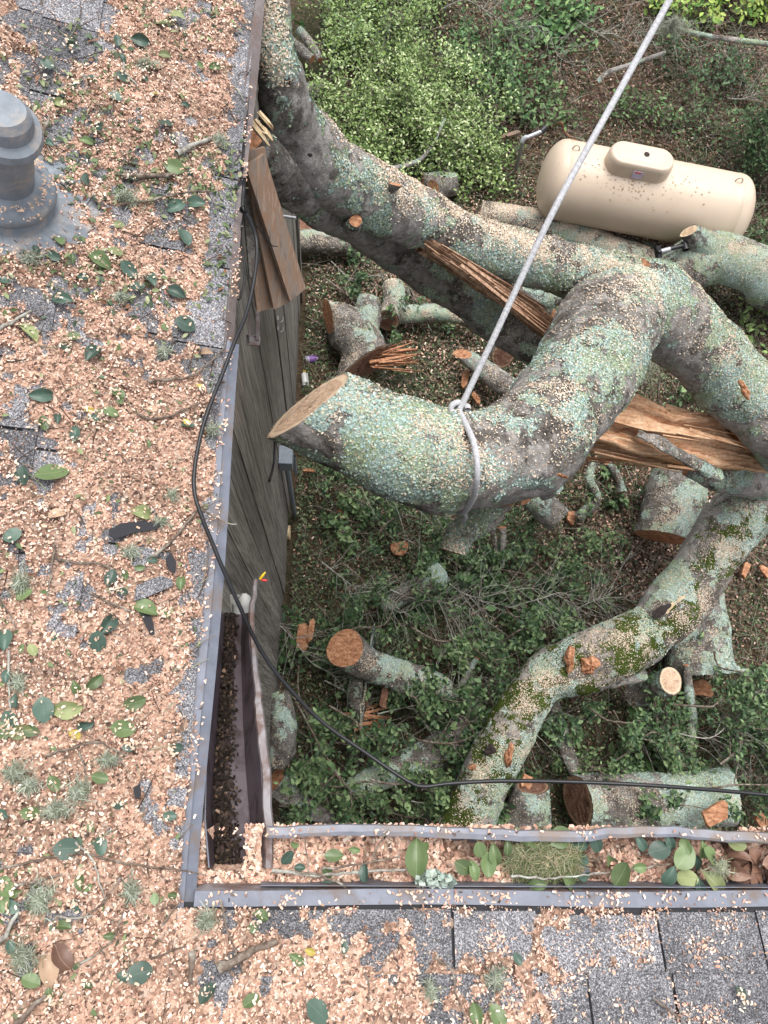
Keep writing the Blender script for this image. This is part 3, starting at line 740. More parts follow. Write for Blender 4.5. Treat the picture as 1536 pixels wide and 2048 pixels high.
# greenish leaf fragments, denser in the upper part of the left slope
N = 30000; x = RNG.uniform(-1.7, XE, N); y = RNG.uniform(-1.2, 2.7, N); b, px, py, z = roofmask(x, y)
q = np.stack([x, y, np.zeros(N)], -1)
d = np.clip(fbm(q, 4, 66, 3) * 2.6 - 1.0, 0, 1) * np.where(py < 620, 1.0, np.where(px < 260, .30, .12))
ok = RNG.random(N) < d; x, y, z = x[ok], y[ok], z[ok]; n = len(x)
stuff('leaf_fragments', LEAF_V, LEAF_F, np.stack([x, y, z + .014 + RNG.random(n) * .01], -1), np.tile([SP, 0, CP], (n, 1)), RNG.uniform(.010, .026, n),
      pick([(.12, .17, .07), (.22, .26, .12), (.07, .11, .06), (.30, .32, .18), (.24, .12, .07)], [4, 3, 3, 2, 1], n), M['litter'], 'small torn green leaf fragments lying among the roof chips', 'leaf litter', .5)
# fine twigs and lichen crumbs
def fine_twigs(name, pos, ang, L, r, cols, label, cat, bend=.25, parent=None, zt=.12):
    n = len(pos); dirs = np.stack([np.cos(ang), np.sin(ang), RNG.normal(0, zt, n)], 1); sd = np.stack([-np.sin(ang), np.cos(ang), RNG.normal(0, .3, n)], 1)
    bnd = RNG.normal(0, bend, n)[:, None]
    P = [pos + dirs * (k * L)[:, None] + sd * (bnd * (k * k)) * L[:, None] for k in np.linspace(-.5, .5, 4)]
    P = np.stack(P, 1)                                     # n,4,3
    T = P[:, 3] - P[:, 0]; T /= np.linalg.norm(T, axis=1)[:, None]
    U = np.cross(T, [.1, .2, .95]); U /= np.linalg.norm(U, axis=1)[:, None]; Vv = np.cross(T, U)
    a = np.array([0, 2.094, 4.189]); tp = np.array([1, .95, .8, .5])
    V = P[:, :, None] + (U[:, None, None] * np.cos(a)[None, None, :, None] + Vv[:, None, None] * np.sin(a)[None, None, :, None]) * (r[:, None] * tp)[:, :, None, None]
    V = V.reshape(-1, 3)
    f = np.array([[i * 3 + j, i * 3 + (j + 1) % 3, (i + 1) * 3 + (j + 1) % 3, (i + 1) * 3 + j] for i in range(3) for j in range(3)])
    F = (f[None] + (np.arange(n) * 12)[:, None, None]).reshape(-1, 4)
    o = mk(name, V, F, M['strand'], parent, cols=np.repeat(cols, 12, 0), origin=(0, 0, 0)); o['kind'] = 'stuff'
    if parent is None: tag(o, label, cat)
    return o
N = 1900; x = RNG.uniform(-1.5, XE, N); y = RNG.uniform(-1.1, 2.6, N); z = roof_z(x, y)
fine_twigs('twig_litter', np.stack([x, y, z + .018], -1), RNG.random(N) * 6.28, RNG.uniform(.02, .12, N) * .8, RNG.uniform(.0008, .0018, N), pick([(.10, .07, .055), (.22, .17, .13), (.30, .32, .22)], [4, 2, 1.5], N), 'fine twigs and grass-like strands lying over the roof chips', 'twigs', zt=.05)

# chips heaped in the lower gutter and the corner pan
N = 24000; x = RNG.uniform(-.30, 1.75, N); y = RNG.uniform(YB + .03, -.235, N)
q = np.stack([x, y * 2, np.zeros(N)], -1); den = fbm(q, 9, 31, 3) - .10 - .10 * np.clip((x - .1) * 1.2, -.5, .9) + np.where(x < .1, .25, 0)
ok = RNG.random(N) < np.clip((den - .27) * 7, .04, 1); ok &= ~((x < -.178) & (x > -.275) & (y > YB + .055)); x, y = x[ok], y[ok]; n = len(x)
zz = EZ - .108 + .075 * np.clip(den[ok] - .2, 0, .8) * 1.2 + RNG.random(n) * .012; zz = np.where(x < 0.02, np.maximum(zz, EZ - .075 + .03 * vnoise(np.stack([x, y, x * 0], -1), 30)), zz)
stuff('gutter_chips', CHIP_V, CHIP_F, np.stack([x, y, zz], -1), np.tile([0., 0, 1], (n, 1)), RNG.uniform(.008, .019, n), pick(CHIPP, [4, 4, 4, 2, 2, 1, 3], n, .2), M['chips'], 'orange wood chips heaped along the inside of the lower gutter', 'wood chips', .5)
gx_ = np.linspace(-.30, 1.9, 230); gy_ = np.linspace(YB + .036, -.245, 16); X_, Y_ = np.meshgrid(gx_, gy_, indexing='ij')
q = np.stack([X_.ravel(), Y_.ravel() * 2, np.zeros(X_.size)], -1); dn = fbm(q, 9, 31, 3) - .10 - .10 * np.clip((q[:, 0] - .1) * 1.2, -.5, .9) + np.where(q[:, 0] < .1, .25, 0)
Z = EZ - .135 + .11 * np.clip(dn, 0, .8) + .006 * vnoise(q, 90); Z = np.where(q[:, 0] < 0, np.maximum(Z, EZ - .085 + .03 * vnoise(np.stack([q[:, 0], q[:, 1] / 2, q[:, 0] * 0], -1), 30)), Z)
hole = (q[:, 0] < -.180) & (q[:, 0] > -.270) & (q[:, 1] / 2 > YB + .06); Z = np.where(hole, EZ - .19, Z)
n1, n2 = X_.shape; I, J = np.meshgrid(np.arange(n1 - 1), np.arange(n2 - 1), indexing='ij')
tag(mk('gutter_sawdust', np.stack([X_.ravel(), Y_.ravel(), Z], -1), np.stack([I * n2 + J, (I + 1) * n2 + J, (I + 1) * n2 + J + 1, I * n2 + J + 1], -1).reshape(-1, 4), M['mat'], origin=(0, 0, 0)), 'damp sawdust bed in the lower gutter', 'sawdust', kind='stuff')
# stray chips on the metal edges
N = 1500; kk = RNG.random(N); x = RNG.uniform(XE + .03, 1.7, N); y = np.where(kk < .6, RNG.uniform(YB, YB + .03, N), RNG.uniform(-.25, -.232, N)); z = np.where(kk < .6, EZ + .003, EZ + .002)
x2 = RNG.uniform(XE - .012, XE + .02, 900); y2 = RNG.uniform(YB, 1.9, 900); P = np.concatenate([np.stack([x, y, z], 1), np.stack([x2, y2, np.full(900, EZ + .009)], 1)]); cl_ = fbm(P, 14, 12, 2); P = P[RNG.random(len(P)) < np.clip((cl_ - .42) * 4, .05, 1)]
stuff('edge_chips', CHIP_V, CHIP_F, P, np.tile([0., 0, 1], (len(P), 1)), RNG.uniform(.004, .011, len(P)), pick(CHIPP, [4, 4, 3, 3, 1, 1, 2], len(P), .2), M['chips'], 'stray wood chips caught on the drip edges and gutter lip', 'wood chips', .3)
# ------------------------------------------------------------------ logs and the fallen tree
LICHP = None
FLK = dict(p=[], n=[], s=[], c=[])
def barkcols(V, Nf, lich, moss, pale, seed):
    top = np.clip(Nf[:, 2] * .5 + .5, 0, 1)
    L = lich * (.55 + .5 * top) + (fbm(V, 3.4, seed + 3, 3) - .5) * 2.5 + (fbm(V, 12, seed + 4, 3) - .5) * 1.7 - .10
    Mo = moss + (fbm(V, 4.0, seed + 9, 3) - .5) * 1.2 - (0 if moss > 0 else 1) + (top - .6) * .4
    Pl = pale + (.5 - top) * .5 + (fbm(V, 3.0, seed + 15, 2) - .5) * .9
    return np.stack([np.clip(L, 0, 1), np.clip(Mo, 0, 1), np.clip(Pl, 0, 1)], 1)
def unit_rows(a): return a / (np.linalg.norm(a, axis=1)[:, None] + 1e-9)
LICHP0 = [(.45, .62, .59), (.34, .49, .47), (.66, .75, .71), (.35, .44, .22), (.52, .58, .36), (.17, .17, .15), (.70, .58, .44)]
LICHP = [tuple(a * .68 + b * .32 for a, b in zip(c, (.46, .56, .50))) for c in LICHP0]
def dress(parent, V, Nf, F, cols, dens, chipd, size=1.0, name=True, blue=1.0, limit=15000):
    """lichen scales and sawdust flakes that sit on the bark, more on its upper side"""
    a = V[F[:, 0]]; b = V[F[:, 1]]; c = V[F[:, 3]]
    area = np.linalg.norm(np.cross(b - a, c - a), axis=1); tot = area.sum()
    def samp(N, wgt):
        pw = area * wgt; s = pw.sum()
        if s <= 0: return None
        i = RNG.choice(len(F), N, p=pw / s); u, v = RNG.random(N)[:, None], RNG.random(N)[:, None]
        f = F[i]; p = (V[f[:, 0]] * (1 - u) + V[f[:, 1]] * u) * (1 - v) + (V[f[:, 3]] * (1 - u) + V[f[:, 2]] * u) * v
        return p, Nf[f[:, 0]], i
    L = cols[F[:, 0], 0]; nz = Nf[F[:, 0], 2]
    N = min(limit, int(tot * dens))
    if N > 30:
        r = samp(N, np.clip((L - .46) * 5, .004, 1) * np.clip(nz + .6, .15, 1.1))
        if r is not None:
            p, nn, i = r; nn = unit_rows(nn)
            g = fbm(p, 5, 77, 2)[:, None]
            wt = np.array([3, 3, 2.2, 1.7, 1.9, .9, .5])[None] * np.where(g > .52, [[.6, .5, .6, 2.2, 2.4, 1, 1]], [[1.5 * blue, 1.4 * blue, 1.2, .5, .6, 1, 1]])
            stuff('lichen', FLAKE_V, FLAKE_F, p + nn * .001, nn, RNG.uniform(.004, .0115, N) * size, pick(LICHP, wt, N, .09), M['flakes'], None, None, .38, parent=parent)
    N = min(limit, int(tot * chipd))
    if N > 20:
        r = samp(N, np.clip(nz - .2, 0, 1) ** 1.6 * (.18 + np.clip(fbm(V[F[:, 0]], 6, 55, 4) - .5, 0, 1) * 6))
        if r is not None:
            p, nn, i = r
            stuff('sawdust', CHIP_V, CHIP_F, p + nn * .004, nn, RNG.uniform(.005, .012, N) * size, pick([(.72, .60, .46), (.64, .50, .37), (.52, .36, .25), (.78, .71, .60)], [3, 3, 1.4, 3], N), M['chips'], None, None, .4, parent=parent)

def log(label, pts, zs=None, group=None, lich=.55, moss=0, pale=.3, end0=None, end1=None, dens=1500, chipd=500, seed=None, parent=None, name='log', nseg=None, cat='log', cutm='red',
        disp=.028, flat=1.0, step=None, lump=.4, blue=.7, res=1.0, ground=True, partname='bark'):
    """pts: (px, py, z, width px). z is height above the yard; end0/end1: None tapered/closed, or (material, image direction, tilt to viewer)"""
    P, Rd = [], []
    for px, py, z, wpx in pts:
        p = W(px, py, z); P.append(p); Rd.append(px2m(p, wpx) / 2)
    P = np.array(P); rmax = max(Rd)
    seed = seed if seed is not None else int(abs(P[0][0] * 131 + P[0][1] * 77)) + len(label)
    st = step or max(.012, rmax * .14) ; ns = nseg or int(np.clip(2 * math.pi * rmax / st, 10, 110))
    def nrm(e, outward):
        if e is None or e[1] is None: return unit(outward)
        ix, iy, tv = e[1]
        v = R @ np.array([ix, iy, 0.0]); v = unit(v); zc = -(R @ np.array([0, 0, 1.0]))
        n = unit(v * math.sqrt(1 - tv * tv) + zc * tv)
        if n @ unit(outward) < .25: n = unit(n + unit(outward) * (.25 - n @ unit(outward) + .15))
        return n
    Qs = spline(np.column_stack([P, Rd]), st)[:, :3]
    n0 = nrm(end0, Qs[0] - Qs[1]); n1 = nrm(end1, Qs[-1] - Qs[-2])
    V, F, Nf, r0, r1, nr = sweep(P, Rd, ns, st, disp, 9, seed, n0 if end0 else None, n1 if end1 else None, lump, flat)
    cols = barkcols(V, Nf, lich, moss, pale, seed)
    top = parent
    if parent is None:
        top = thing(name, label, cat, (*P.mean(0)[:2], max(0, P[:, 2].min() - rmax)), group)
    bo = mk(partname, V, F, M['bark'], top, cols, smooth=True)
    holder = bo if parent is not None else top
    dress(holder, V, Nf, F, cols, dens, chipd, 1.0, blue=blue)
    k = 0
    for e, ring, nn in ((end0, r0, n0), (end1, r1, n1)):
        if e is not None:
            cv, cf = cap_vf(ring, nn, .006, seed); mk('cut_face', cv, cf, M[{'sap': 'cap'}.get(e[0], e[0])], holder, cols=cap_vf.cols, smooth=False)
        else:
            cv, cf = cap_vf(ring, nn, .006, seed); bo2 = mk('broken_end', cv, cf, M['orange'], holder)
    return top, bo, V, F, Nf, cols

def splinters(name, A, B, wpx, zA, zB, n, mat, parent, seed=1, thick=.014, spread=1.0, L=(.4, 1.0), lift=.03, aj=.035):
    """long torn fibres between two image points, as tapered slivers of different length"""
    r = random.Random(seed); parts = []
    a0 = W(A[0], A[1], zA); b0 = W(B[0], B[1], zB); t = unit(b0 - a0); s = unit(np.cross(t, [0, 0, 1])); wd = px2m((a0 + b0) / 2, wpx); tot = np.linalg.norm(b0 - a0)
    for i in range(n):
        q = r.uniform(-.5, .5) * spread; l = r.uniform(*L) * tot; st_ = r.uniform(0, tot - l) if r.random() < .5 else (0 if r.random() < .5 else tot - l)
        p = a0 + t * st_ + s * q * wd + np.array([0, 0, r.uniform(-.5, .5) * lift]); g_ = r.gauss(0, aj); e = p + (t * math.cos(g_) + s * math.sin(g_)) * l + np.array([0, 0, r.gauss(0, .012)])
        ww = r.uniform(.15, 1) ** 1.8 * wd / n * 3.6; m = (p + e) / 2 + np.array([0, 0, r.uniform(0, .006)])
        V1, F1 = beam(p, m, ww, thick * r.uniform(.5, 1.3)); V2, F2 = beam(m, e, ww, thick * r.uniform(.3, .8), jag=.03, taper=r.uniform(.02, .35))
        V2[:4] = V1[4:8]
        parts += [(V1, F1), (V2, F2)]
    V, F = join(parts); o = mk(name, V, F, M[mat], parent); return o

tree = thing('fallen_oak', 'huge lichened fallen oak forking across the yard, one sawn limb slung from the rope', 'tree', W(1180, 620, 0))
kw = dict(dens=36000, chipd=1900, parent=tree, disp=.045, step=.014, lump=.42)
log('', [(549, -140, 5.0, 66), (547, -40, 4.95, 60), (546, 60, 4.88, 62), (556, 165, 4.75, 84), (598, 278, 4.45, 128), (676, 352, 4.2, 136), (766, 405, 3.95, 126), (858, 449, 3.75, 106), (958, 490, 3.6, 94), (1068, 522, 3.45, 96), (1185, 556, 3.3, 116), (1290, 606, 3.15, 170)],
    lich=.76, pale=.62, seed=5, partname='upper_trunk', blue=.8, **{**kw, 'chipd': 8000})
log('', [(498, 270, 4.72, 50), (556, 344, 4.42, 98), (625, 388, 4.1, 106), (700, 428, 3.8, 106), (800, 486, 3.42, 106), (900, 552, 3.15, 110), (1000, 624, 2.95, 116), (1082, 690, 2.8, 108)],
    lich=.30, pale=.45, seed=8, partname='lower_trunk', end1=('split', (1, .3, .1)), **{**kw, 'dens': 11000, 'chipd': 1200})
log('', [(1255, 560, 3.35, 100), (1300, 602, 3.25, 160), (1355, 655, 3.08, 152), (1428, 730, 2.85, 142), (1500, 802, 2.7, 136), (1620, 915, 2.5, 140)],
    lich=.62, pale=.62, seed=12, partname='right_trunk', **kw)
log('', [(1275, 590, 3.35, 120), (1225, 645, 3.45, 185), (1168, 730, 3.6, 208), (1105, 830, 3.72, 205), (1046, 898, 3.82, 214), (950, 922, 3.92, 184), (836, 908, 4.0, 196), (724, 858, 4.05, 194), (618, 808, 4.1, 190)],
    lich=.68, pale=.66, seed=17, partname='sawn_limb', end1=('fresh', (-.63, -.77, .36)), blue=1.6, **{**kw, 'dens': 52000})
log('', [(985, 985, 3.55, 80), (958, 1035, 3.42, 68), (925, 1066, 3.32, 56), (906, 1104, 3.25, 52)], lich=.55, pale=.9, seed=19, partname='limb_stub', end1=('red', (-.3, 1, .1)), **{**kw, 'dens': 6000})
# bark knobs on the upper trunk
log('', [(775, 385, 4.1, 34), (790, 368, 4.2, 22)], lich=.4, seed=21, partname='knot_stub', end1=('orange', (.1, -.8, .5)), **{**kw, 'dens': 6000})
for args in (((850, 478), (1112, 664), 34, 3.81, 3.17, 26, 'dulls', 3), ((880, 500), (1108, 662), 30, 3.79, 3.17, 14, 'dulls', 4)):
    A_, B_, wp, za, zb, n, m, sd_ = args
    splinters('torn_wood', A_, B_, wp, za, zb, n, m, tree, sd_, L=(.45, 1.0))
#SLAB1
def slabmesh(name, top, bot, z0, z1, mat, parent, seed, nu=110, nv=46, amp=.05):
    """a torn wood sheet between two image polylines (heights given per polyline) with ridges along its length and real thickness"""
    A = np.array([W(*p) for p in top]); B = np.array([W(*p) for p in bot])
    def rs(P, n):
        d = np.concatenate([[0], np.cumsum(np.linalg.norm(np.diff(P, axis=0), axis=1))]); u = np.linspace(0, d[-1], n); return np.stack([np.interp(u, d, P[:, c]) for c in range(3)], 1)
    A, B = rs(A, nu), rs(B, nu); v = np.linspace(0, 1, nv)[None, :, None]
    G = A[:, None] * (1 - v) + B[:, None] * v
    q = np.stack([np.repeat(np.linspace(0, 1, nu) * 3.2, nv), np.tile(np.linspace(0, 1, nv), nu) * 16 + np.repeat(np.sin(np.linspace(0, 5, nu)) * 1.2, nv), np.zeros(nu * nv)], 1)
    h = (fbm(q, 1.5, seed, 4) - .5) * amp * 2 + np.floor(fbm(q, .8, seed + 5, 2) * 7) * .012
    G = G.reshape(-1, 3); G[:, 2] += h - .03 * np.sin(np.tile(np.linspace(0, math.pi, nv), nu))
    jag = (vnoise(np.stack([np.tile(np.linspace(0, 1, nv) * 16, nu), np.zeros(nu * nv), np.zeros(nu * nv)], 1), 1.0, seed + 3) - .3) * .22
    wgt = np.repeat(np.clip(1 - np.linspace(0, 1, nu) * 5, 0, 1), nv)
    ax = unit(A[0] - A[-1]); G += ax[None] * (jag * wgt)[:, None]
    G2 = G.copy(); G2[:, 2] -= .05 + .04 * np.sin(np.tile(np.linspace(0, math.pi, nv), nu))
    I, J = np.meshgrid(np.arange(nu - 1), np.arange(nv - 1), indexing='ij'); F = np.stack([I * nv + J, I * nv + J + 1, (I + 1) * nv + J + 1, (I + 1) * nv + J], -1).reshape(-1, 4); m = nu * nv
    E = []
    for i in range(nu - 1): E += [[i * nv, (i + 1) * nv, m + (i + 1) * nv, m + i * nv], [i * nv + nv - 1, m + i * nv + nv - 1, m + (i + 1) * nv + nv - 1, (i + 1) * nv + nv - 1]]
    for j in range(nv - 1): E += [[j, m + j, m + j + 1, j + 1], [(nu - 1) * nv + j, (nu - 1) * nv + j + 1, m + (nu - 1) * nv + j + 1, m + (nu - 1) * nv + j]]
    return mk(name, np.concatenate([G, G2]), np.concatenate([F, F[:, ::-1] + m, np.array(E)]), M[mat], parent)
slabmesh('torn_heartwood', [(842, 470, 3.80), (930, 520, 3.58), (1020, 580, 3.34), (1116, 652, 3.14)], [(852, 488, 3.76), (925, 545, 3.50), (1015, 612, 3.24), (1100, 680, 3.06)], 0, 0, 'dulls', tree, 51, 90, 22, .03)
slabmesh('torn_heartwood', [(1205, 772, 2.62), (1270, 790, 2.62), (1345, 832, 2.6), (1440, 825, 2.5), (1600, 860, 2.3)], [(1170, 872, 2.55), (1290, 910, 2.45), (1400, 935, 2.32), (1600, 945, 2.1)], 0, 0, 'split', tree, 31)
slabmesh('torn_heartwood', [(1150, 862, 2.4), (1250, 885, 2.38), (1340, 915, 2.3)], [(1165, 902, 2.3), (1260, 925, 2.28), (1400, 938, 2.2)], 0, 0, 'split', tree, 37, 70, 24, .03)
slabmesh('torn_heartwood', [(1425, 800, 2.62), (1480, 840, 2.6), (1600, 925, 2.4)], [(1432, 818, 2.56), (1490, 885, 2.52), (1600, 960, 2.3)], 0, 0, 'orange', tree, 41, 50, 20, .05)
splinters('torn_wood', (1150, 916), (1400, 940), 8, 2.2, 2.2, 4, 'orange', tree, 8, L=(.8, 1.0), lift=.01)
splinters('torn_wood', (1230, 815), (1500, 885), 80, 2.66, 2.50, 9, 'split', tree, 9, L=(.25, .7), lift=.03)
splinters('torn_wood', (1190, 885), (1400, 925), 40, 2.42, 2.30, 9, 'split', tree, 10, L=(.3, .8))
log('', [(1275, 866, 2.62, 16), (1320, 886, 2.62, 34), (1375, 918, 2.55, 34), (1440, 950, 2.4, 30)], lich=.35, pale=.5, seed=25, partname='bark_strip', flat=.5, **{**kw, 'dens': 6000, 'chipd': 900})
log('', [(1370, 940, 2.05, 24), (1450, 958, 2.0, 62), (1540, 955, 1.7, 90), (1640, 950, 1.75, 100)], lich=.3, pale=.65, seed=27, partname='split_butt', **{**kw, 'dens': 4000, 'chipd': 500})
log('', [(1560, 945, 1.6, 110), (1500, 1005, 1.5, 118), (1435, 1085, 1.4, 122), (1375, 1170, 1.3, 118), (1318, 1245, 1.25, 108), (1262, 1290, 1.22, 92)], lich=.56, pale=.65, moss=.22, seed=29, partname='descending_limb', **{**kw, 'dens': 22000, 'chipd': 2200})
log('', [(1300, 1262, 1.25, 96), (1225, 1300, 1.2, 112), (1150, 1330, 1.15, 118), (1085, 1360, 1.12, 100), (1045, 1410, 1.1, 98), (1010, 1480, 1.05, 108), (965, 1570, 1.0, 108), (915, 1700, .95, 110)], lich=.42, pale=.75, moss=.50, seed=33, partname='descending_limb', **{**kw, 'dens': 16000, 'chipd': 2400})
log('', [(1130, 1350, 1.05, 60), (1200, 1358, 1.0, 40), (1290, 1350, .95, 22)], lich=.4, pale=.6, seed=35, partname='small_limb', **{**kw, 'dens': 4000, 'chipd': 800})
# hollow, knot and torn patches on the descending limb
def patch(name, px, py, z, wpx, hpx, ang, mat, parent, dome=.02, seed=0, n=22):
    c = W(px, py, z); s = px2m(c, 1); ax = R @ np.array([math.cos(ang), math.sin(ang), 0]); ay = R @ np.array([-math.sin(ang), math.cos(ang), 0]); zc = -(R @ np.array([0, 0, 1.0]))
    V = [c + zc * dome]; rr = random.Random(seed + int(px))
    ph = [rr.uniform(0, 6.28) for _ in range(4)]; prof = [.85 + .13 * math.sin(2 * 6.283 * k / n + ph[0]) + .10 * math.sin(3 * 6.283 * k / n + ph[1]) + .09 * math.sin(5 * 6.283 * k / n + ph[2]) + rr.uniform(-.05, .05) for k in range(n)]
    for f, d in ((.4, .95), (.75, .7), (1, 0), (1.0, -.8)):
        for k in range(n):
            a = 6.283 * k / n; V.append(c + (ax * math.cos(a) * wpx + ay * math.sin(a) * hpx) * s / 2 * f * prof[k] + zc * (dome * d + rr.uniform(-.5, .5) * dome * (d > 0)))
    V = [v + zc * rr.uniform(-.25, .25) * dome for v in V]; F = [[0, 1 + (j + 1) % n, 1 + j] for j in range(n)]
    for q in range(3): F += [[1 + q * n + j, 1 + q * n + (j + 1) % n, 1 + (q + 1) * n + (j + 1) % n, 1 + (q + 1) * n + j] for j in range(n)]
    return mk(name, V, F, M[mat], parent)
patch('torn_patch', 1140, 1318, 1.40, 24, 62, .15, 'orange', tree, .03); patch('torn_patch', 1180, 1330, 1.38, 40, 46, 0, 'orange', tree, .03)
patch('torn_patch', 1018, 1512, 1.26, 18, 62, .1, 'orange', tree, .025)
patch('hollow', 1322, 1222, 1.50, 46, 22, -.5, 'hole', tree, .006); patch('torn_patch', 1356, 1212, 1.50, 52, 34, -.5, 'sap', tree, .006)
patch('knot', 980, 1500, 1.27, 26, 26, 0, 'hole', tree, .012); patch('torn_patch', 945, 1535, 1.26, 18, 14, 0, 'orange', tree, .015)
patch('torn_patch', 1010, 838, 4.04, 34, 12, -.1, 'split', tree, .01); patch('torn_patch', 1125, 952, 4.0, 26, 9, .3, 'orange', tree, .01); log('', [(1092, 965, 3.72, 60), (1106, 984, 3.7, 50)], lich=.3, pale=.9, seed=71, partname='branch_collar', **{**kw, 'dens': 6000, 'chipd': 500})
log('', [(700, 455, 4.02, 40), (712, 440, 4.12, 30)], lich=.3, pale=.5, seed=72, partname='branch_collar', **{**kw, 'dens': 3000, 'chipd': 500})
log('', [(1345, 640, 3.3, 44), (1372, 622, 3.3, 34)], lich=.6, pale=.6, seed=73, partname='branch_collar', **{**kw, 'dens': 9000, 'chipd': 500})
patch('torn_patch', 1490, 780, 3.05, 16, 50, -.5, 'orange', tree, .012)
patch('torn_patch', 620, 310, 4.72, 10, 10, 0, 'hole', tree, .004)
# pale broken spike where the trunk meets the eave
sp_ = splinters('torn_wood', (508, 235), (548, 285), 30, 4.98, 4.92, 7, 'sap', tree, 5, .012, L=(.6, 1.0))

# -- loose logs on the ground
G = 'cut logs lying in the yard'
log('short thick mossy log with a ragged orange end, nearest the torn trim boards', [(655, 628, .35, 60), (680, 645, .36, 92), (715, 680, .32, 92), (728, 715, .26, 96), (725, 738, .24, 96)], group=G, lich=.55, end0=('orange', (-1, .1, .3)), end1=('red', (.6, .8, .25)), dens=4500, chipd=1500)
log('stubby mossy log piece leaning on the short thick log beside it', [(738, 592, .38, 40), (735, 625, .36, 58), (728, 665, .3, 60)], group=G, lich=.7, end0=('red', (.2, -1, .1)), dens=4500, chipd=1200)
log('upright-lying grey log with a round cut end facing the wall', [(785, 570, .25, 42), (788, 605, .25, 46), (776, 640, .27, 48)], group=G, lich=.35, end1=('red', (-.3, .75, .62)), pale=.6, chipd=3500)
log('curved grey branch log reaching from the round cut log under the trunk', [(795, 630, .22, 34), (850, 626, .24, 36), (900, 628, .24, 34), (960, 650, .2, 30)], group=G, lich=.3, pale=.7, chipd=3500)
log('short log with a round cut end behind the upper trunk', [(912, 372, .2, 38), (885, 375, .2, 40), (862, 382, .2, 40)], group=G, end1=('orange', (-.6, .3, .6)), lich=.3, pale=.5)
log('second short log lying behind the log with the round cut end', [(915, 368, .18, 40), (880, 362, .18, 38), (845, 362, .18, 34)], group=G, lich=.4, end0=('red', (1, 0, .1)), pale=.5)
log('log end showing a round sawn face beside the house corner', [(570, 452, .3, 42), (605, 448, .32, 44)], group=G, end1=('red', (.35, -.1, .85)), lich=.5)
log('mossy log dusted with sawdust lying below the trunk beside the house corner', [(560, 485, .25, 44), (620, 482, .25, 46), (700, 492, .22, 40), (740, 500, .2, 30)], group=G, lich=.6, chipd=3500)
log('slim grey log with an orange cut top beside the rope', [(925, 708, .3, 26), (950, 728, .3, 36), (995, 760, .3, 42), (1050, 800, .28, 46)], group=G, lich=.4, pale=.6, end0=('orange', (-.3, -.6, .7)), chipd=1200)
log('reddish half disc of sawn wood leaning under the lower trunk', [(1003, 690, .3, 40), (1006, 712, .28, 44)], group=G, end1=('red', (.1, .6, .7)), lich=.3)
log('reddish sawn block lying below the lower trunk among the chips', [(842, 558, .2, 40), (846, 580, .2, 44)], group=G, end1=('red', (0, .5, .8)), lich=.3)
log('mossy round stump piece beside the torn wood and the knee of the trunk', [(1040, 585, .9, 50), (1080, 590, .9, 62), (1125, 585, .9, 50)], group=G, lich=.85, dens=9000)
log('grey knobbly log piece beside the torn wood below the mossy round piece', [(1075, 635, .6, 40), (1105, 640, .6, 46)], group=G, lich=.3, pale=.8, end1=('orange', (.8, .2, .4)))
tq = log('big green lichen log at the right edge below the propane tank', [(1290, 560, .42, 40), (1330, 552, .42, 72), (1378, 532, .47, 104), (1430, 517, .55, 104), (1485, 528, .6, 100), (1550, 560, .5, 104), (1640, 600, .45, 110)], group=G, lich=.82, dens=9000, chipd=2500, blue=.6)[0]
log('', [(1420, 512, .6, 80), (1400, 484, .75, 52), (1378, 462, .88, 34)], lich=.6, parent=tq, partname='stub', end1=('sap', (-.5, -.6, .5)), dens=6000, chipd=900)
log('small mossy log lying between the trunk and the propane tank', [(1232, 482, .2, 20), (1265, 492, .2, 24), (1310, 500, .2, 24)], group=G, lich=.6, end0=('orange', (-1, 0, .2)))
log('long sawdust covered trunk lying just in front of the propane tank', [(960, 425, .22, 46), (1060, 445, .24, 52), (1150, 470, .25, 54), (1240, 505, .25, 50), (1330, 535, .25, 50)], group=G, lich=.6, chipd=9000, dens=5000)
log('broad lichened log with a dark sawn edge under the torn heartwood', [(1362, 935, .5, 108), (1350, 1000, .5, 118), (1325, 1075, .5, 112)], group=G, lich=.48, pale=.45, end1=('orange', (-.25, 1, .15)), dens=6000, chipd=1500)
log('broad square-cut lichened log below the descending limb', [(1385, 1190, .42, 112), (1392, 1260, .42, 124), (1400, 1345, .42, 128)], group=G, lich=.50, end1=('red', (.05, 1, .15)), dens=6000, chipd=800)
log('upright stub with a bright round sawn top beside the square-cut log', [(1268, 1392, .35, 50), (1305, 1380, .55, 52), (1342, 1362, .8, 50)], group=G, lich=.35, pale=.2, end1=('fresh', (.3, -.2, .9)))
log('long thick lichened log along the lower gutter with a torn orange patch', [(1155, 1602, .5, 105), (1250, 1602, .5, 112), (1360, 1598, .5, 112), (1462, 1590, .5, 112)], group=G, lich=.52, pale=.6, end0=('red', (-1, 0, .30)), end1=('red', (1, 0, .1)), dens=8000, chipd=900)
log('rough grey barked log with an orange wedge beside the descending limb foot', [(1066, 1572, .5, 70), (1055, 1625, .5, 98), (1040, 1690, .45, 96)], group=G, lich=.5, pale=.45, end0=('red', (0, -1, .08)), dens=4000)
log('thick lichen spotted log with an orange sawn top among the green branches', [(690, 1296, .95, 72), (725, 1322, .75, 70), (795, 1350, .55, 66), (890, 1385, .4, 54)], group=G, lich=.58, end0=('orange', (-.35, -.45, .85)), dens=6000, chipd=1500)
log('stub of lichen log with a brown oval cut below the spotted log', [(735, 1345, .6, 56), (722, 1392, .45, 56), (732, 1415, .4, 50)], group=G, lich=.7, end1=('red', (.9, .2, .3)))
log('long mossy log half buried in green branches under the black cable', [(700, 1585, .4, 44), (780, 1545, .42, 60), (880, 1500, .45, 62), (970, 1430, .45, 56)], group=G, lich=.62, dens=6000, blue=.4)
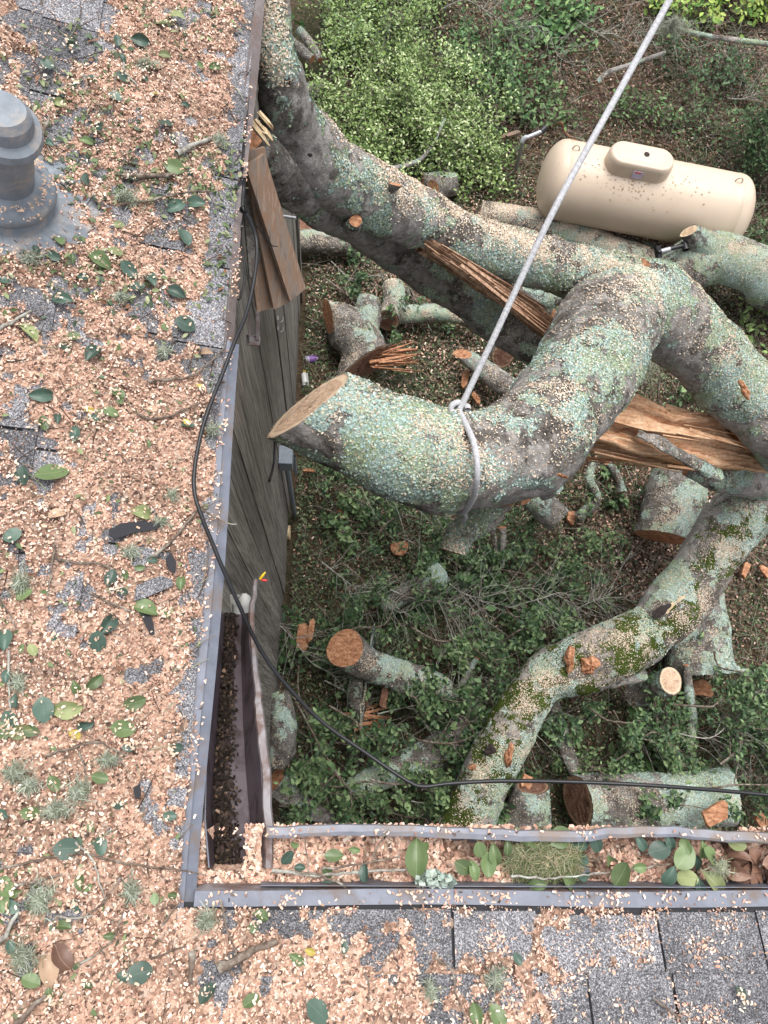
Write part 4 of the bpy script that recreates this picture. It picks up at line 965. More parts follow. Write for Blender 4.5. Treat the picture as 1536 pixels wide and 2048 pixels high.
log('grey log with orange splinters lying against the torn gutter lip', [(556, 1385, .9, 44), (566, 1440, .9, 56), (562, 1500, .85, 56), (552, 1535, .8, 30)], group=G, lich=.7, end1=('orange', (-.2, 1, .2)))
log('smooth grey branch running below the splintered log by the gutter', [(548, 1560, .6, 60), (580, 1590, .5, 46), (625, 1622, .4, 34), (700, 1650, .3, 24)], group=G, lich=.2, pale=.8, moss=.2)
log('dark lichened log stub in the leaves below the slung limb', [(888, 1145, .4, 42), (850, 1170, .38, 44), (790, 1200, .3, 34), (765, 1215, .25, 20)], group=G, lich=.75, dens=5000)
log('grey sawn log with a ring shaped knot poking out under the slung limb', [(1060, 990, .6, 50), (1095, 1020, .55, 58), (1118, 1040, .5, 58)], group=G, lich=.4, pale=.7, end1=('sap', (.7, .7, .1)))
log('curved blue lichened branch below the torn heartwood', [(1188, 920, .5, 14), (1178, 955, .45, 16), (1192, 1000, .3, 20), (1155, 1035, .2, 22)], group=G, lich=.85, lump=.1, dens=6000, disp=.01, name='branch', cat='branch')
log('hooked lichened branch with an orange end below the torn heartwood', [(1215, 925, .5, 14), (1235, 955, .4, 16), (1242, 985, .3, 20)], group=G, lich=.8, lump=.1, dens=6000, disp=.01, end1=('orange', (.2, 1, .2)), name='branch', cat='branch')
log('short pale broken branch standing in the leaves under the slung limb', [(1005, 1055, .4, 15), (1006, 1090, .3, 13), (1005, 1135, .2, 8)], lich=.3, pale=.9, disp=.01, name='branch', cat='branch')
log('thin branch hanging beside the short pale branch under the slung limb', [(985, 1045, .5, 9), (990, 1080, .4, 8), (994, 1120, .3, 5)], lich=.3, pale=.5, disp=.008, name='branch', cat='branch')
log('forked lichened branch below the mossy bend of the descending limb', [(1108, 1400, .5, 20), (1118, 1455, .45, 30), (1140, 1520, .4, 28), (1165, 1570, .35, 20)], lich=.7, pale=.5, disp=.012, name='branch', cat='branch')
log('grey forked twig log in the middle of the green branches', [(955, 1315, .6, 11), (935, 1345, .5, 12), (915, 1385, .4, 15), (885, 1400, .35, 14)], lich=.5, pale=.8, disp=.008, name='branch', cat='branch')
log('slim mossy branch standing below the bright round sawn stub', [(1372, 1330, .7, 12), (1378, 1385, .6, 20), (1385, 1440, .5, 18), (1380, 1495, .4, 12)], lich=.7, disp=.01, name='branch', cat='branch')
log('long brown branch curving through the leaves left of the descending limb', [(940, 1480, .6, 9), (905, 1510, .55, 14), (850, 1535, .5, 16), (790, 1555, .45, 14)], lich=.2, moss=.3, disp=.01, name='branch', cat='branch')
log('pale crooked branch lying on the bank above the propane tank', [(1195, 165, .6, 8), (1215, 145, .65, 10), (1265, 128, .6, 9), (1330, 105, .6, 7)], lich=.5, pale=.9, disp=.008, name='branch', cat='branch')
log('long grey branch lying along the bank at the upper right edge', [(1350, 55, .8, 6), (1390, 66, .8, 9), (1440, 76, .8, 8), (1490, 82, .8, 9), (1600, 96, .8, 8)], lich=.5, pale=.9, disp=.008, name='branch', cat='branch')
log('grey forked branch pointing at the upper trunk from the shrub', [(775, 340, .4, 12), (815, 330, .4, 10), (845, 315, .4, 8), (870, 280, .5, 6), (890, 235, .6, 4)], lich=.6, pale=.8, disp=.008, name='branch', cat='branch')
log('brown branch lying across the shrub corner by the upper trunk', [(590, 200, .3, 44), (620, 190, .3, 40), (650, 186, .3, 30)], lich=.2, pale=.3, name='log')
log('orange barked broken log behind the top of the trunk', [(568, 78, .5, 22), (590, 92, .5, 24), (625, 118, .5, 18)], lich=.1, pale=.3, end0=('sap', (-.3, -.8, .4)), name='log')
log('grey log behind the top of the trunk beside the broken log', [(600, 60, .4, 18), (625, 95, .4, 18), (640, 120, .4, 12)], lich=.3, pale=.8)
log('thin grey limb at the right edge beside the square-cut log', [(1450, 1320, .5, 14), (1490, 1345, .5, 16), (1560, 1345, .5, 18)], lich=.5, pale=.8, name='branch', cat='branch')

# -- orange and brown slabs of torn wood: each its own thing
def chunk(label, px, py, w_, h_, ang, mat='orange', z=None, th=.03, tilt=.2):
    p = gp(px, py, .12 if z is None else 0) if z is None else W(px, py, z)
    s = px2m(p, 1); r = random.Random(int(px * 7 + py)); n = 10; V = []
    sq = lambda v: math.copysign(abs(v) ** .45, v); sk_ = r.uniform(-.35, .35); pts = [(sq(math.cos(6.283 * k / n + .3)) * w_ / 2 * s * r.uniform(.7, 1.1), sq(math.sin(6.283 * k / n + .3)) * h_ / 2 * s * r.uniform(.65, 1.15)) for k in range(n)]; pts = [(a_ + sk_ * b_ * w_ / h_, b_) for a_, b_ in pts]
    ca, sa = math.cos(-ang), math.sin(-ang); tx, ty = r.uniform(-tilt, tilt), r.uniform(-tilt, tilt)
    for zz in (0, 1):
        for x, y in pts:
            X, Y = x * ca - y * sa, x * sa + y * ca; V.append((p[0] + X * (1 - .06 * zz), p[1] + Y * (1 - .06 * zz), p[2] + X * tx + Y * ty + zz * th + (r.uniform(-.3, .3) * th if zz else 0)))
    V.append((p[0], p[1], p[2] + th * 1.1))
    F = [list(range(n))[::-1]] + [[i, (i + 1) % n, n + (i + 1) % n, n + i] for i in range(n)] + [[n + i, n + (i + 1) % n, 2 * n] for i in range(n)]
    return tag(mk('wood_slab', V, F, M[mat]), label, 'wood slab', 'torn slabs of orange wood lying in the yard')
chunk('square orange slab lying in the dark leaves under the slung limb', 797, 1097, 38, 28, .1)
chunk('upright orange slab beside the board wall and the black cable', 605, 1275, 26, 66, .1, z=.4)
chunk('small orange slab right of the upright one beside the wall', 622, 1260, 14, 50, .2, z=.45)
chunk('pale orange slab on the brown mulch at the right edge', 1490, 1140, 16, 36, .5)
chunk('small tan slab at the right edge beside the brown mulch', 1530, 1145, 18, 30, -.3)
chunk('small orange splinter below the spotted log by the cable', 632, 1468, 16, 34, -.3, z=.3)
chunk('brown oval slab standing beside the spotted log', 768, 1395, 18, 48, .15, 'red', z=.5)
chunk('torn orange flap under the square-cut log', 1402, 1378, 40, 36, 0, z=.3)
chunk('torn orange slab on the lower edge of the long gutter log', 1430, 1628, 64, 40, -.3, z=.95)
chunk('orange wedge on the rough log beside the limb foot', 1052, 1562, 30, 30, .4, z=1.05)
chunk('small orange slab beside the long gutter log at the right edge', 1522, 1640, 24, 30, -.8, z=.4)
chunk('pink sawn slab leaning in the chips below the lower trunk', 850, 575, 50, 34, .3, 'red')
chunk('orange slab beside the rope in the chips', 930, 760, 16, 44, .1)
chunk('orange slab beside the slung limb crotch', 952, 798, 30, 12, .9)
chunk('orange chip slab beside the small knobbly log', 1112, 650, 16, 22, -.2, z=.7)
chunk('orange slab next to the ring knot log', 1142, 1035, 18, 34, .2)
chunk('orange chip slab in the leaves below the wall conduit', 617, 942, 28, 8, 0)
chunk('narrow orange splinter in the leaves by the wall conduit', 680, 1025, 8, 44, -.3)
chunk('flat grey plank offcut on the bank beside the bent pipe', 1018, 272, 50, 10, -.3, 'trim')
for px, py, wp, n, lab in ((735, 1448, 56, 40, 'fan of torn orange splinters in the branches above the cable'), (790, 718, 34, 22, 'torn orange splinters beside the forked logs by the round cut end')):
    o = splinters('splinters', (px - 52, py + 6), (px + 52, py - 8), wp, .35, .35, n, 'orange', None, px, .02, L=(.35, 1.0), lift=.07, aj=.22); o['kind'] = 'thing'; tag(o, lab, 'splinters')

# ------------------------------------------------------------------ propane tank
PL, PR = W(1078, 352, .62), W(1494, 434, .62)
tk = thing('propane_tank', 'beige propane tank with a domed valve cover lying behind the fallen trunk', 'tank', (*(PL + PR)[:2] / 2, 0))
ax = unit((PR - PL) * [1, 1, 0]); sdv = np.cross([0, 0, 1], ax); mid = (PL + PR) / 2; Lh = np.linalg.norm(PR - PL) / 2; TR = .385
print('tank len', 2 * Lh)
def tpt(u, a, r): return mid + ax * u + (sdv * math.cos(a) + np.array([0, 0, 1]) * math.sin(a)) * r
prof = []
for k in range(13):
    q = math.pi / 2 * k / 12; prof.append((-Lh + .2 * (1 - math.sin(q)) * 1.0 if False else -Lh + .2 - .2 * math.cos(q), TR * math.sin(q)))
prof += [(-Lh + .2 + .012, TR + .003), (-Lh + .225, TR + .003), (-Lh + .228, TR)]
prof += [(u, TR) for u in np.linspace(-Lh + .3, Lh - .3, 8)] + [(-u, r) for u, r in prof[::-1]]
n = 64; V = np.array([tpt(u, 6.2832 * k / n, max(r, .001)) for u, r in prof for k in range(n)])
F = [[i * n + j, i * n + (j + 1) % n, (i + 1) * n + (j + 1) % n, (i + 1) * n + j] for i in range(len(prof) - 1) for j in range(n)]
mk('shell', V, F, M['tank'], tk, smooth=True)
# valve dome: stadium plan, rounded top with a rim
dc = mid + np.array([0, 0, TR]) + ax * (-.225)
def stadium(hl, hw, z, n=40):
    out = []
    for k in range(n):
        a = 6.2832 * k / n; c, s_ = math.cos(a), math.sin(a); out.append(dc + ax * ((hl - hw) * (1 if c > 0 else -1) + hw * c) + sdv * hw * s_ + np.array([0, 0, z]))
    return out
rows = [(.33, .145, -.06), (.33, .145, .02), (.325, .142, .10), (.31, .132, .135), (.292, .118, .15), (.285, .112, .146), (.27, .10, .155), (.20, .06, .162), (.14, .01, .163)]
V = np.array(sum([stadium(*r) for r in rows], [])); n = 40
F = [[i * n + j, i * n + (j + 1) % n, (i + 1) * n + (j + 1) % n, (i + 1) * n + j] for i in range(len(rows) - 1) for j in range(n)] + [list(range((len(rows) - 1) * n, len(rows) * n))]
dome = mk('valve_dome', V, F, M['tank'], tk, smooth=True)
hc = dc + ax * .03 + np.array([0, 0, .1635]); mk('hole', [hc + ax * .028 * math.cos(a) + sdv * .028 * math.sin(a) + np.array([0, 0, z]) for z in (.003, -.01) for a in np.linspace(0, 6.2832, 16, endpoint=False)], [list(range(16))] + [[i, 16 + i, 16 + (i + 1) % 16, (i + 1) % 16] for i in range(16)], M['hole'], dome)
fr = -1 if (R[:, 2] @ sdv) > 0 else 1
def onface(u, v, off): return dc + ax * u + sdv * fr * (.147 + off) + np.array([0, 0, v])
def quad(name, u0, u1, v0, v1, off, mat, par):
    V = [onface(u0, v0, off), onface(u1, v0, off), onface(u1, v1, off - .004), onface(u0, v1, off - .004)]; V += [p - sdv * fr * .003 for p in V]
    return mk(name, V, [[0, 1, 2, 3], [4, 7, 6, 5], [0, 4, 5, 1], [1, 5, 6, 2], [2, 6, 7, 3], [3, 7, 4, 0]], M[mat], par)
quad('warning_label', -.055, .045, .0, .085, .006, 'label', dome); quad('label_heading', -.035, .02, .068, .08, .008, 'labelred', dome)
mk('latch', *beam(onface(-.03, -.055, .03), onface(0, -.055, .03), .03, .035), M['tank'], dome)
def ontank(u, a, off=.002): return tpt(u, a, TR + off)
aa = math.pi / 2 + (.62 if fr * 1 > 0 and math.cos(math.pi / 2 + .62) * fr > 0 else -.62)
for nm, u0, u1, da, m in (('data_plate', -.06, -.02, .02, 'hole'), ('data_plate', -.14, .05, .012, 'trim')):
    k = aa + (0 if m == 'hole' else .10 * (1 if aa > math.pi / 2 else -1))
    V = [ontank(u0, k - da), ontank(u1, k - da), ontank(u1, k + da), ontank(u0, k + da)]; V += [v - np.array([0, 0, .004]) for v in V]
    if m == 'hole': mk(nm, V, [[0, 1, 2, 3], [4, 7, 6, 5], [0, 4, 5, 1], [1, 5, 6, 2], [2, 6, 7, 3], [3, 7, 4, 0]], M[m], tk)
for u in (-Lh + .26, Lh - .30):
    b = tpt(u - .035, math.pi / 2 + fr * .15, TR - .01); c = tpt(u + .035, math.pi / 2 + fr * .15, TR - .01)
    mk('lifting_lug', *tubes([([b + (c - b) * (.5 - .5 * math.cos(q)) + np.array([0, 0, .065 * math.sin(q)]) for q in np.linspace(0, math.pi, 9)], .008)], 6), M['tank'], tk)
for u in (-Lh + .55, Lh - .55):
    for s_ in (-1, 1):
        p = mid + ax * u + sdv * .2 * s_; p0 = p.copy(); p0[2] = max(0.02, float(ground_z(np.array([p[0]]), np.array([p[1]]))[0]) - .03); p1 = p.copy(); p1[2] = mid[2] - .30
        mk('leg', *beam(p0, p1, .07, .05, ax), M['tank'], tk)
N = 260; u = RNG.normal(-.2, .30, N); a = math.pi / 2 + fr * (-1 if fr > 0 else 1) * 0 + RNG.normal(0, .45, N); a = math.pi / 2 - fr * np.abs(RNG.normal(.25, .35, N)) if (math.cos(math.pi / 2 - fr * .5) * fr > 0) else math.pi / 2 + fr * np.abs(RNG.normal(.25, .35, N))
P = np.array([tpt(uu, q, TR + .003) for uu, q in zip(u, a)]); Nn = np.array([(sdv * math.cos(q) + np.array([0, 0, 1]) * math.sin(q)) for q in a])
stuff('sawdust', CHIP_V, CHIP_F, P, Nn, RNG.uniform(.007, .022, N), pick([(.52, .38, .26), (.60, .45, .31), (.44, .32, .22)], [3, 2, 1], N), M['chips'], None, None, .15, parent=tk)
# bent pipe, copper line, tool
bp = thing('bent_pipe', 'bent galvanised pipe standing beside the propane tank end', 'pipe', gp(1030, 345))
a, b, c = gp(1031, 343), W(1047, 278, .55), W(1083, 263, .58)
mk('pipe', *tubes([(spline([a, a * .5 + b * .5, b, b * .7 + c * .3, c], .04), .022)], 10), M['steel'], bp)
mk('elbow', *tubes([([W(1044, 284, .52), b, W(1053, 274, .56)], .028)], 10), M['steel'], bp)
mk('valve', *tubes([([c, W(1092, 254, .6)], [.035, .03])], 8), M['black'], bp)
cl = thing('copper_line', 'thin copper gas line looping behind the propane tank', 'gas line', gp(1130, 275))
mk('tube', *tubes([(spline([gp(1112, 250, .1), gp(1124, 245, .3), gp(1128, 262, .15), gp(1150, 280, .1), W(1200, 296, .5)], .05), .007)], 6), M['copper'], cl)
tl = thing('black_bar_tool', 'black handled bar tool propped between the small log and the green lichen log', 'tool', W(1340, 500, .6))
mk('shaft', *tubes([([W(1316, 504, .75), W(1370, 490, .8)], .022)], 8), M['black'], tl); mk('head', *beam(W(1314, 492, .76), W(1318, 516, .7), .05, .045), M['black'], tl); mk('collar', *tubes([([W(1322, 503, .755), W(1340, 498, .77)], .0245)], 8), M['steel'], tl)
mk('grip', *tubes([([W(1368, 484, .8), W(1372, 500, .79)], .035)], 8), M['black'], tl)

# ------------------------------------------------------------------ bottles
def bottle(label, px, py, ang, L, r, bodym, capm, band=None):
    p = gp(px, py, r); d = R @ np.array([math.cos(ang), math.sin(ang), 0]); d[2] = 0; d = unit(d); t = thing('bottle', label, 'bottle', (p[0], p[1], p[2] - r))
    mk('body', *tubes([([p - d * L * .5, p - d * L * .48, p + d * L * .28, p + d * L * .36, p + d * L * .40], [r * .8, r, r, r * .55, r * .42])], 16), M[bodym], t, smooth=True)
    mk('base', [p - d * L * .5 + (np.cross(d, [0, 0, 1]) * math.cos(q) + np.array([0, 0, 1]) * math.sin(q)) * r * .8 for q in np.linspace(0, 6.283, 14, endpoint=False)], [list(range(14))], M[bodym], t)
    mk('cap', *tubes([([p + d * L * .39, p + d * L * .5, p + d * L * .505], [r * .5, r * .45, .001])], 12), M[capm], t)
    if band: mk('label_band', *tubes([([p - d * L * band[1], p + d * L * band[2]], r * 1.02)], 16), M[band[0]], t)
bottle('white squeeze bottle with a yellow cap lying upright in the leaves by the wall', 610, 757, -1.65, .17, .035, 'white', 'yellow')
bottle('white bottle with a purple label lying on its side in the leaves by the wall', 624, 718, -.15, .13, .036, 'lilac', 'lilac', ('purple', .2, .36))

# ------------------------------------------------------------------ rope and cable
def strands(name, path, rad, mat, parent, n=3, pitch=.09, seg=7, step=.012):
    Q = spline(path, step); T = np.gradient(Q, axis=0); T /= np.linalg.norm(T, axis=1)[:, None]; U = np.cross(T, [.2, .1, .97]); U /= np.linalg.norm(U, axis=1)[:, None]; Vv = np.cross(T, U)
    d = np.concatenate([[0], np.cumsum(np.linalg.norm(np.diff(Q, axis=0), axis=1))])
    return mk(name, *tubes([(Q + (U * np.cos(d / pitch * 6.283 + 6.283 * k / n)[:, None] + Vv * np.sin(d / pitch * 6.283 + 6.283 * k / n)[:, None]) * rad * .42, rad * .66) for k in range(n)], seg), M[mat], parent, smooth=True)
rope = thing('rigging_rope', 'grey braided rigging rope running taut down to a knot on the slung limb', 'rope', W(925, 810, 4.2))
top_ = W(1372, -60, 4.85); kn = W(918, 822, 4.10)
LINE = ([top_, top_ * .5 + W(1108, 420, 4.52) * .5, W(1108, 420, 4.52), kn * .6 + W(1108, 420, 4.52) * .4, kn])
def braid(name, path, rad, mat, parent):
    Q = spline(path, .008); return mk(name, *tubes([(Q, rad * (1 + .05 * np.sin(np.arange(len(Q)) * 2.1)))], 12), M[mat], parent, smooth=True)
loop = [kn, W(932, 850, 4.18), W(947, 885, 4.25), W(954, 925, 4.26), W(953, 965, 4.20), W(944, 1000, 4.05), W(925, 1025, 3.85), W(905, 1010, 3.6), W(890, 940, 3.55), W(893, 870, 3.75), kn + np.array([-.01, 0, -.04])]
braid('line', [top_ * 2 - LINE[1]] + LINE, .0135, 'rope', rope); braid('sling_loop', loop, .0130, 'rope', rope)
braid('tail', [W(925, 1020, 3.80), W(931, 1034, 3.7), W(925, 1042, 3.62)], .010, 'rope', rope)
kp = [kn + np.array([math.cos(q) * .034 * (1 + .15 * math.sin(3 * q)), math.sin(q) * .032, .018 * math.cos(1.5 * q)]) for q in np.linspace(0, 12, 26)]
braid('knot', kp, .0130, 'rope', rope)
cable = thing('black_cable', 'black cable drooping off the left eave and across the yard to the right edge', 'cable', W(400, 950, 5.13))
def cz(px, py, z): return W(px, py, z)
cp = [cz(489, 356, 5.16), cz(487, 380, 5.14), cz(486, 415, 5.15), cz(500, 440, 5.13), cz(513, 482, 5.10), cz(511, 540, 5.10), cz(495, 620, 5.11), cz(470, 682, 5.14), cz(446, 745, 5.15), cz(424, 800, 5.16), cz(404, 860, 5.165), cz(390, 930, 5.17), cz(389, 985, 5.17), cz(404, 1035, 5.16), cz(424, 1085, 5.14), cz(447, 1140, 5.12), cz(478, 1210, 5.08),
      cz(516, 1290, 5.0), cz(560, 1355, 4.95), cz(640, 1440, 4.9), cz(735, 1508, 4.88), cz(815, 1562, 4.88), cz(848, 1573, 4.88), cz(900, 1567, 4.88), cz(1000, 1562, 4.88), cz(1150, 1564, 4.88), cz(1320, 1572, 4.9), cz(1536, 1590, 4.9), cz(1800, 1620, 4.95)]
Q = spline(cp, .012); mk('sheath', *tubes([(Q, .0054)], 12), M['black'], cable, smooth=True)
c2 = spline([cz(488, 420, 5.14), cz(482, 480, 5.08), cz(490, 545, 5.05), cz(478, 600, 5.03), cz(468, 560, 5.03), cz(462, 520, 5.06)], .012)
mk('tail', *tubes([(c2, .003)], 6), M['black'], cable); mk('tie', *tubes([([cz(484, 418, 5.155), cz(492, 424, 5.14)], .011)], 8), M['black'], cable)
mk('tail', *tubes([(spline([cz(492, 425, 5.13), cz(520, 460, 5.05), cz(545, 492, 5.0), cz(556, 493, 5.0)], .015), .002)], 5), M['black'], cable)

# ------------------------------------------------------------------ leaves on the roof and in the gutter
def leaf_mesh(name, seed, long=1.0, curl=.18, fold=.12, wob=.04):
    r = random.Random(seed); nl, nw = 9, 4; V = []; F = []
    for i in range(nl):
        u = i / (nl - 1); x = (u - .5)
        hw = .33 / long * (max(0, math.sin(math.pi * min(1, u * 1.0 + .01))) ** .5) * (1.08 - .25 * abs(u - .42)) + .004
        bend = curl * (u - .5) ** 2 * r.uniform(.6, 1.4)
        for j in range(nw + 1):
            v = j / nw * 2 - 1; V.append((x, v * hw * (1 + wob * math.sin(7 * u + seed + v)), fold * abs(v) * hw * 2 - bend + wob * .35 * math.sin(9 * u + 3 * v + seed)))
    for i in range(nl - 1):
        for j in range(nw):
            a = i * (nw + 1) + j; F.append((a, a + nw + 1, a + nw + 2, a + 1))
    k = len(V); V += [(-.5, -.012, 0), (-.5, .012, 0), (-.68, .01, -.02), (-.68, -.006, -.02)]; F.append((k, k + 1, k + 2, k + 3))
    return np.array(V), F
LM = {}
def leaf_obj(p, nrm, size, ang, colr, label, cat='leaf', group=None, tilt=.25, kind=None, name='leaf', rnd=random):
    v = rnd.randrange(5); b = round(size / .012); key = (v, colr, b)
    if key not in LM:
        lv, lf = leaf_mesh('leaf', v * 3 + 1, long=(1, 1.15, .9, 1.3, 1.05)[v], curl=(.2, .5, .1, .7, -.3)[v] if colr != 'brown' else (.8, 1.1, .5, .9, -.8)[v], fold=(.15, .35, .05, .3, .2)[v])
        me = bpy.data.meshes.new(name); me.from_pydata([tuple(q * size) for q in lv], [], lf); me.polygons.foreach_set('use_smooth', np.ones(len(me.polygons), bool)); me.materials.append(M['leaf_' + colr]); LM[key] = me
    o = bpy.data.objects.new(name, LM[key]); COL.objects.link(o)
    n = unit(np.asarray(nrm) + np.array([rnd.gauss(0, tilt), rnd.gauss(0, tilt), 0])); d = R @ np.array([math.cos(ang), math.sin(ang), 0]); x = unit(d - n * (d @ n)); y = np.cross(n, x)
    o.matrix_world = Matrix(((x[0], y[0], n[0], p[0]), (x[1], y[1], n[1], p[1]), (x[2], y[2], n[2], p[2]), (0, 0, 0, 1)))
    return tag(o, label, cat, group)
CN = dict(dark='dark green', green='mid green', olive='pale olive', yellow='yellow', brown='brown', tan='tan')
LMK = [((60, 350), 'the vent'), ((450, 420), 'the cable tie'), ((400, 930), 'the black cable'), ((270, 1060), 'the black shingle scrap'), ((310, 1190), 'the granule scrap'), ((105, 1930), 'the big tan leaves'), ((30, 1800), 'the left edge sprig'),
       ((390, 1480), 'the left drip edge'), ((180, 1715), 'the long purple twig'), ((500, 1900), 'the mossy stick'), ((1190, 1940), 'the bare grey shingles'), ((750, 1860), 'the lower drip edge'), ((320, 60), 'the left slope top'), ((30, 1080), 'the roof left side'), ((150, 1320), 'the curled moss tufts'), ((395, 290), 'the short grey stick'), ((160, 860), 'the lone mossy crumb'), ((60, 640), 'the pale stick')]
def near_mark(px, py): return min(LMK, key=lambda k: (k[0][0] - px) ** 2 + (k[0][1] - py) ** 2)[1]
def lab(px, py, L, c): return f"{'large' if L > 52 else 'small' if L < 34 else 'medium'} {CN[c]} leaf near {near_mark(px, py)}"
GL = 'leaves scattered over the roof'
K = dict(D='dark', G='green', O='olive', Y='yellow', B='brown', T='tan')
LV = '352,412,48,150,D 392,406,44,0,D 370,474,44,70,D 352,585,52,20,D 300,558,44,60,D 275,574,36,-30,D 258,540,46,40,D 372,648,48,10,D 187,705,50,-60,D 150,868,40,95,D 87,847,36,85,G 85,790,54,0,D 115,835,30,90,D 105,945,72,-35,G 45,952,44,90,D 285,1026,52,0,O 25,1070,42,-30,D 222,1155,44,-75,D 218,1248,52,-50,D 195,1284,58,80,D 290,1218,60,10,G 362,1165,34,90,G 8,1278,52,90,D 87,1420,60,85,D 190,1364,46,-35,G 153,1378,38,70,G 135,1418,66,0,O 168,1450,42,0,D 270,1405,50,-10,G 245,1458,58,0,G 40,1462,50,0,O 48,1188,40,-30,G 65,1300,30,60,O 200,1556,30,10,G 108,1568,42,60,G 340,1632,32,0,D 135,1697,66,0,D 200,1692,46,90,D 160,1764,34,80,G 176,1776,22,-40,G 152,1812,32,60,D 125,1852,42,10,G 14,1778,34,60,G 4,1806,34,80,G 30,1788,30,-20,G 20,1815,40,20,D 10,1760,24,0,G 280,1946,60,-20,D 248,1955,34,30,D 415,1986,48,-80,D 595,1919,34,30,G 621,1903,26,20,Y 636,2024,62,50,D 1035,1918,28,60,D 953,2030,48,75,G 996,2034,52,70,G 688,1894,30,-70,D 1483,1987,30,70,D 502,2002,44,-50,G 523,1832,34,20,G 506,1856,26,80,G 97,1940,74,80,T 122,1918,66,70,B 411,705,34,10,T 402,774,22,0,Y 115,1028,42,-30,T 376,850,30,0,D 222,825,34,0,G 180,820,20,0,Y 188,836,26,0,D 236,786,30,30,G 240,800,26,60,G 325,1040,24,0,G 374,845,20,40,Y 305,818,24,0,T 130,692,28,0,D 148,672,30,0,G 330,654,24,60,G 58,666,50,20,O 353,33,38,0,O 325,44,32,10,G 235,82,26,80,D 282,80,34,10,D 245,116,30,60,D 95,128,26,0,D 120,205,30,10,O 147,172,24,0,D 144,90,24,0,D 345,276,26,60,D 350,334,46,10,G 380,346,28,80,D 172,358,30,80,D 98,285,32,30,D 175,282,26,0,G 238,282,20,0,G 200,255,34,10,D 332,246,34,20,D 310,190,22,0,Y 232,192,24,20,D 365,190,24,80,O 290,158,26,40,D 400,130,22,30,G 330,110,26,0,O 372,210,22,0,D 245,154,24,20,D 184,156,24,0,D 466,53,20,0,D 430,134,30,0,G 200,520,50,30,G 232,503,34,0,O 168,553,30,0,D 72,500,24,60,D 145,517,24,90,G 108,512,30,30,D 124,598,40,0,D 10,560,24,0,D 238,450,26,0,O 140,365,24,0,D 188,395,24,60,D 265,355,22,0,D 305,130,20,0,Y 118,480,26,80,G 20,1895,30,90,D 62,1962,34,20,G 98,1990,30,80,G 175,1972,30,0,G 235,1610,24,0,D 60,1625,40,10,G 5,1628,30,40,D 345,1790,26,20,G 182,1655,26,60,G 309,1798,24,80,G 220,1872,24,0,G 12,1352,34,90,D 30,1402,34,80,D 20,1440,44,60,D 60,1462,36,10,G 5,1462,40,70,G 112,1280,26,90,D 355,1495,20,10,D 258,1495,22,0,D 250,1150,24,80,G 280,1135,24,0,G 305,1120,26,0,D 245,1183,20,0,D 330,1228,24,40,G 150,1470,30,20,Y'
ROOFL = []
for k, tk_ in enumerate(LV.split()):
    px, py, L, a, c = tk_.split(','); px, py, L, a = float(px), float(py), float(L), float(a); c = K[c]
    p, nn = on_roof(px, py, .026); rr = random.Random(k)
    ROOFL.append((leaf_obj(p, nn, px2m(p, L * .9), math.radians(a), c, 'x', group=GL, tilt=.30, rnd=rr), px, py, L, c, p))
ORD = ['topmost', 'second from top', 'third from top', 'fourth from top', 'fifth from top', 'sixth from top', 'seventh from top', 'eighth from top', 'ninth from top']
bylab = {}
for it in ROOFL: bylab.setdefault(lab(*it[1:5]), []).append(it)
for l_, its in bylab.items():
    its.sort(key=lambda i: i[2])
    for k, i in enumerate(its): i[0]['label'] = l_ + (', ' + ORD[k] if len(its) > 1 else '')
LPOS = np.array([i[5] for i in ROOFL]); LSZ = np.array([px2m(i[5], i[3]) for i in ROOFL])
N = 2300; ii = RNG.integers(0, len(LPOS), N); keep = np.array([(i * 7919) % 10 < 7 for i in ii]); ii = ii[keep]; N = len(ii)
off = np.stack([RNG.normal(0, .34, N) + .25 * np.sin(ii * 2.3), RNG.normal(0, .34, N) + .25 * np.cos(ii * 1.7), np.zeros(N)], 1) * LSZ[ii][:, None]; P = LPOS[ii] + off; P[:, 2] = roof_z(P[:, 0], P[:, 1]) + .034 + RNG.random(N) * .004
stuff('chips_on_leaves', CHIP_V, CHIP_F, P, np.tile([0., 0, 1], (N, 1)), RNG.uniform(.004, .011, N), pick([(.72, .55, .42), (.62, .42, .3), (.8, .7, .56)], [1, 1, 1], N), M['chips'], 'pale chips sprinkled on top of the roof leaves', 'wood chips', .4)
# leaves in the lower gutter
GV = '833,1718,74,90,G 848,1752,44,0,G 729,1747,40,80,D 654,1772,34,-10,D 668,1712,38,0,G 960,1700,44,70,G 976,1728,46,90,G 928,1734,42,30,G 948,1742,40,80,G 990,1712,46,80,G 1015,1697,26,90,G 1064,1684,42,0,G 1122,1674,54,-35,G 1165,1685,52,0,D 1192,1688,44,70,D 1164,1719,30,20,D 1222,1720,38,60,G 1244,1748,56,-60,G 1283,1688,44,60,D 1320,1700,52,-20,D 1340,1684,40,70,D 1370,1714,46,-50,G 1391,1729,46,60,D 1338,1752,44,-60,D 1375,1757,44,5,O 1422,1714,46,40,G 1405,1702,36,90,G 1429,1766,56,50,O 1471,1686,46,20,O 1442,1794,44,35,G 1372,1692,34,60,G 1400,1775,36,80,D 1170,1752,34,0,D 1280,1735,26,0,G 1140,1765,44,20,G 1075,1770,40,0,G 710,1700,24,10,G 590,1690,22,0,G 575,1715,34,-40,D 600,1735,20,0,D 655,1745,30,40,G 845,1700,40,-50,G'
GUTL = []
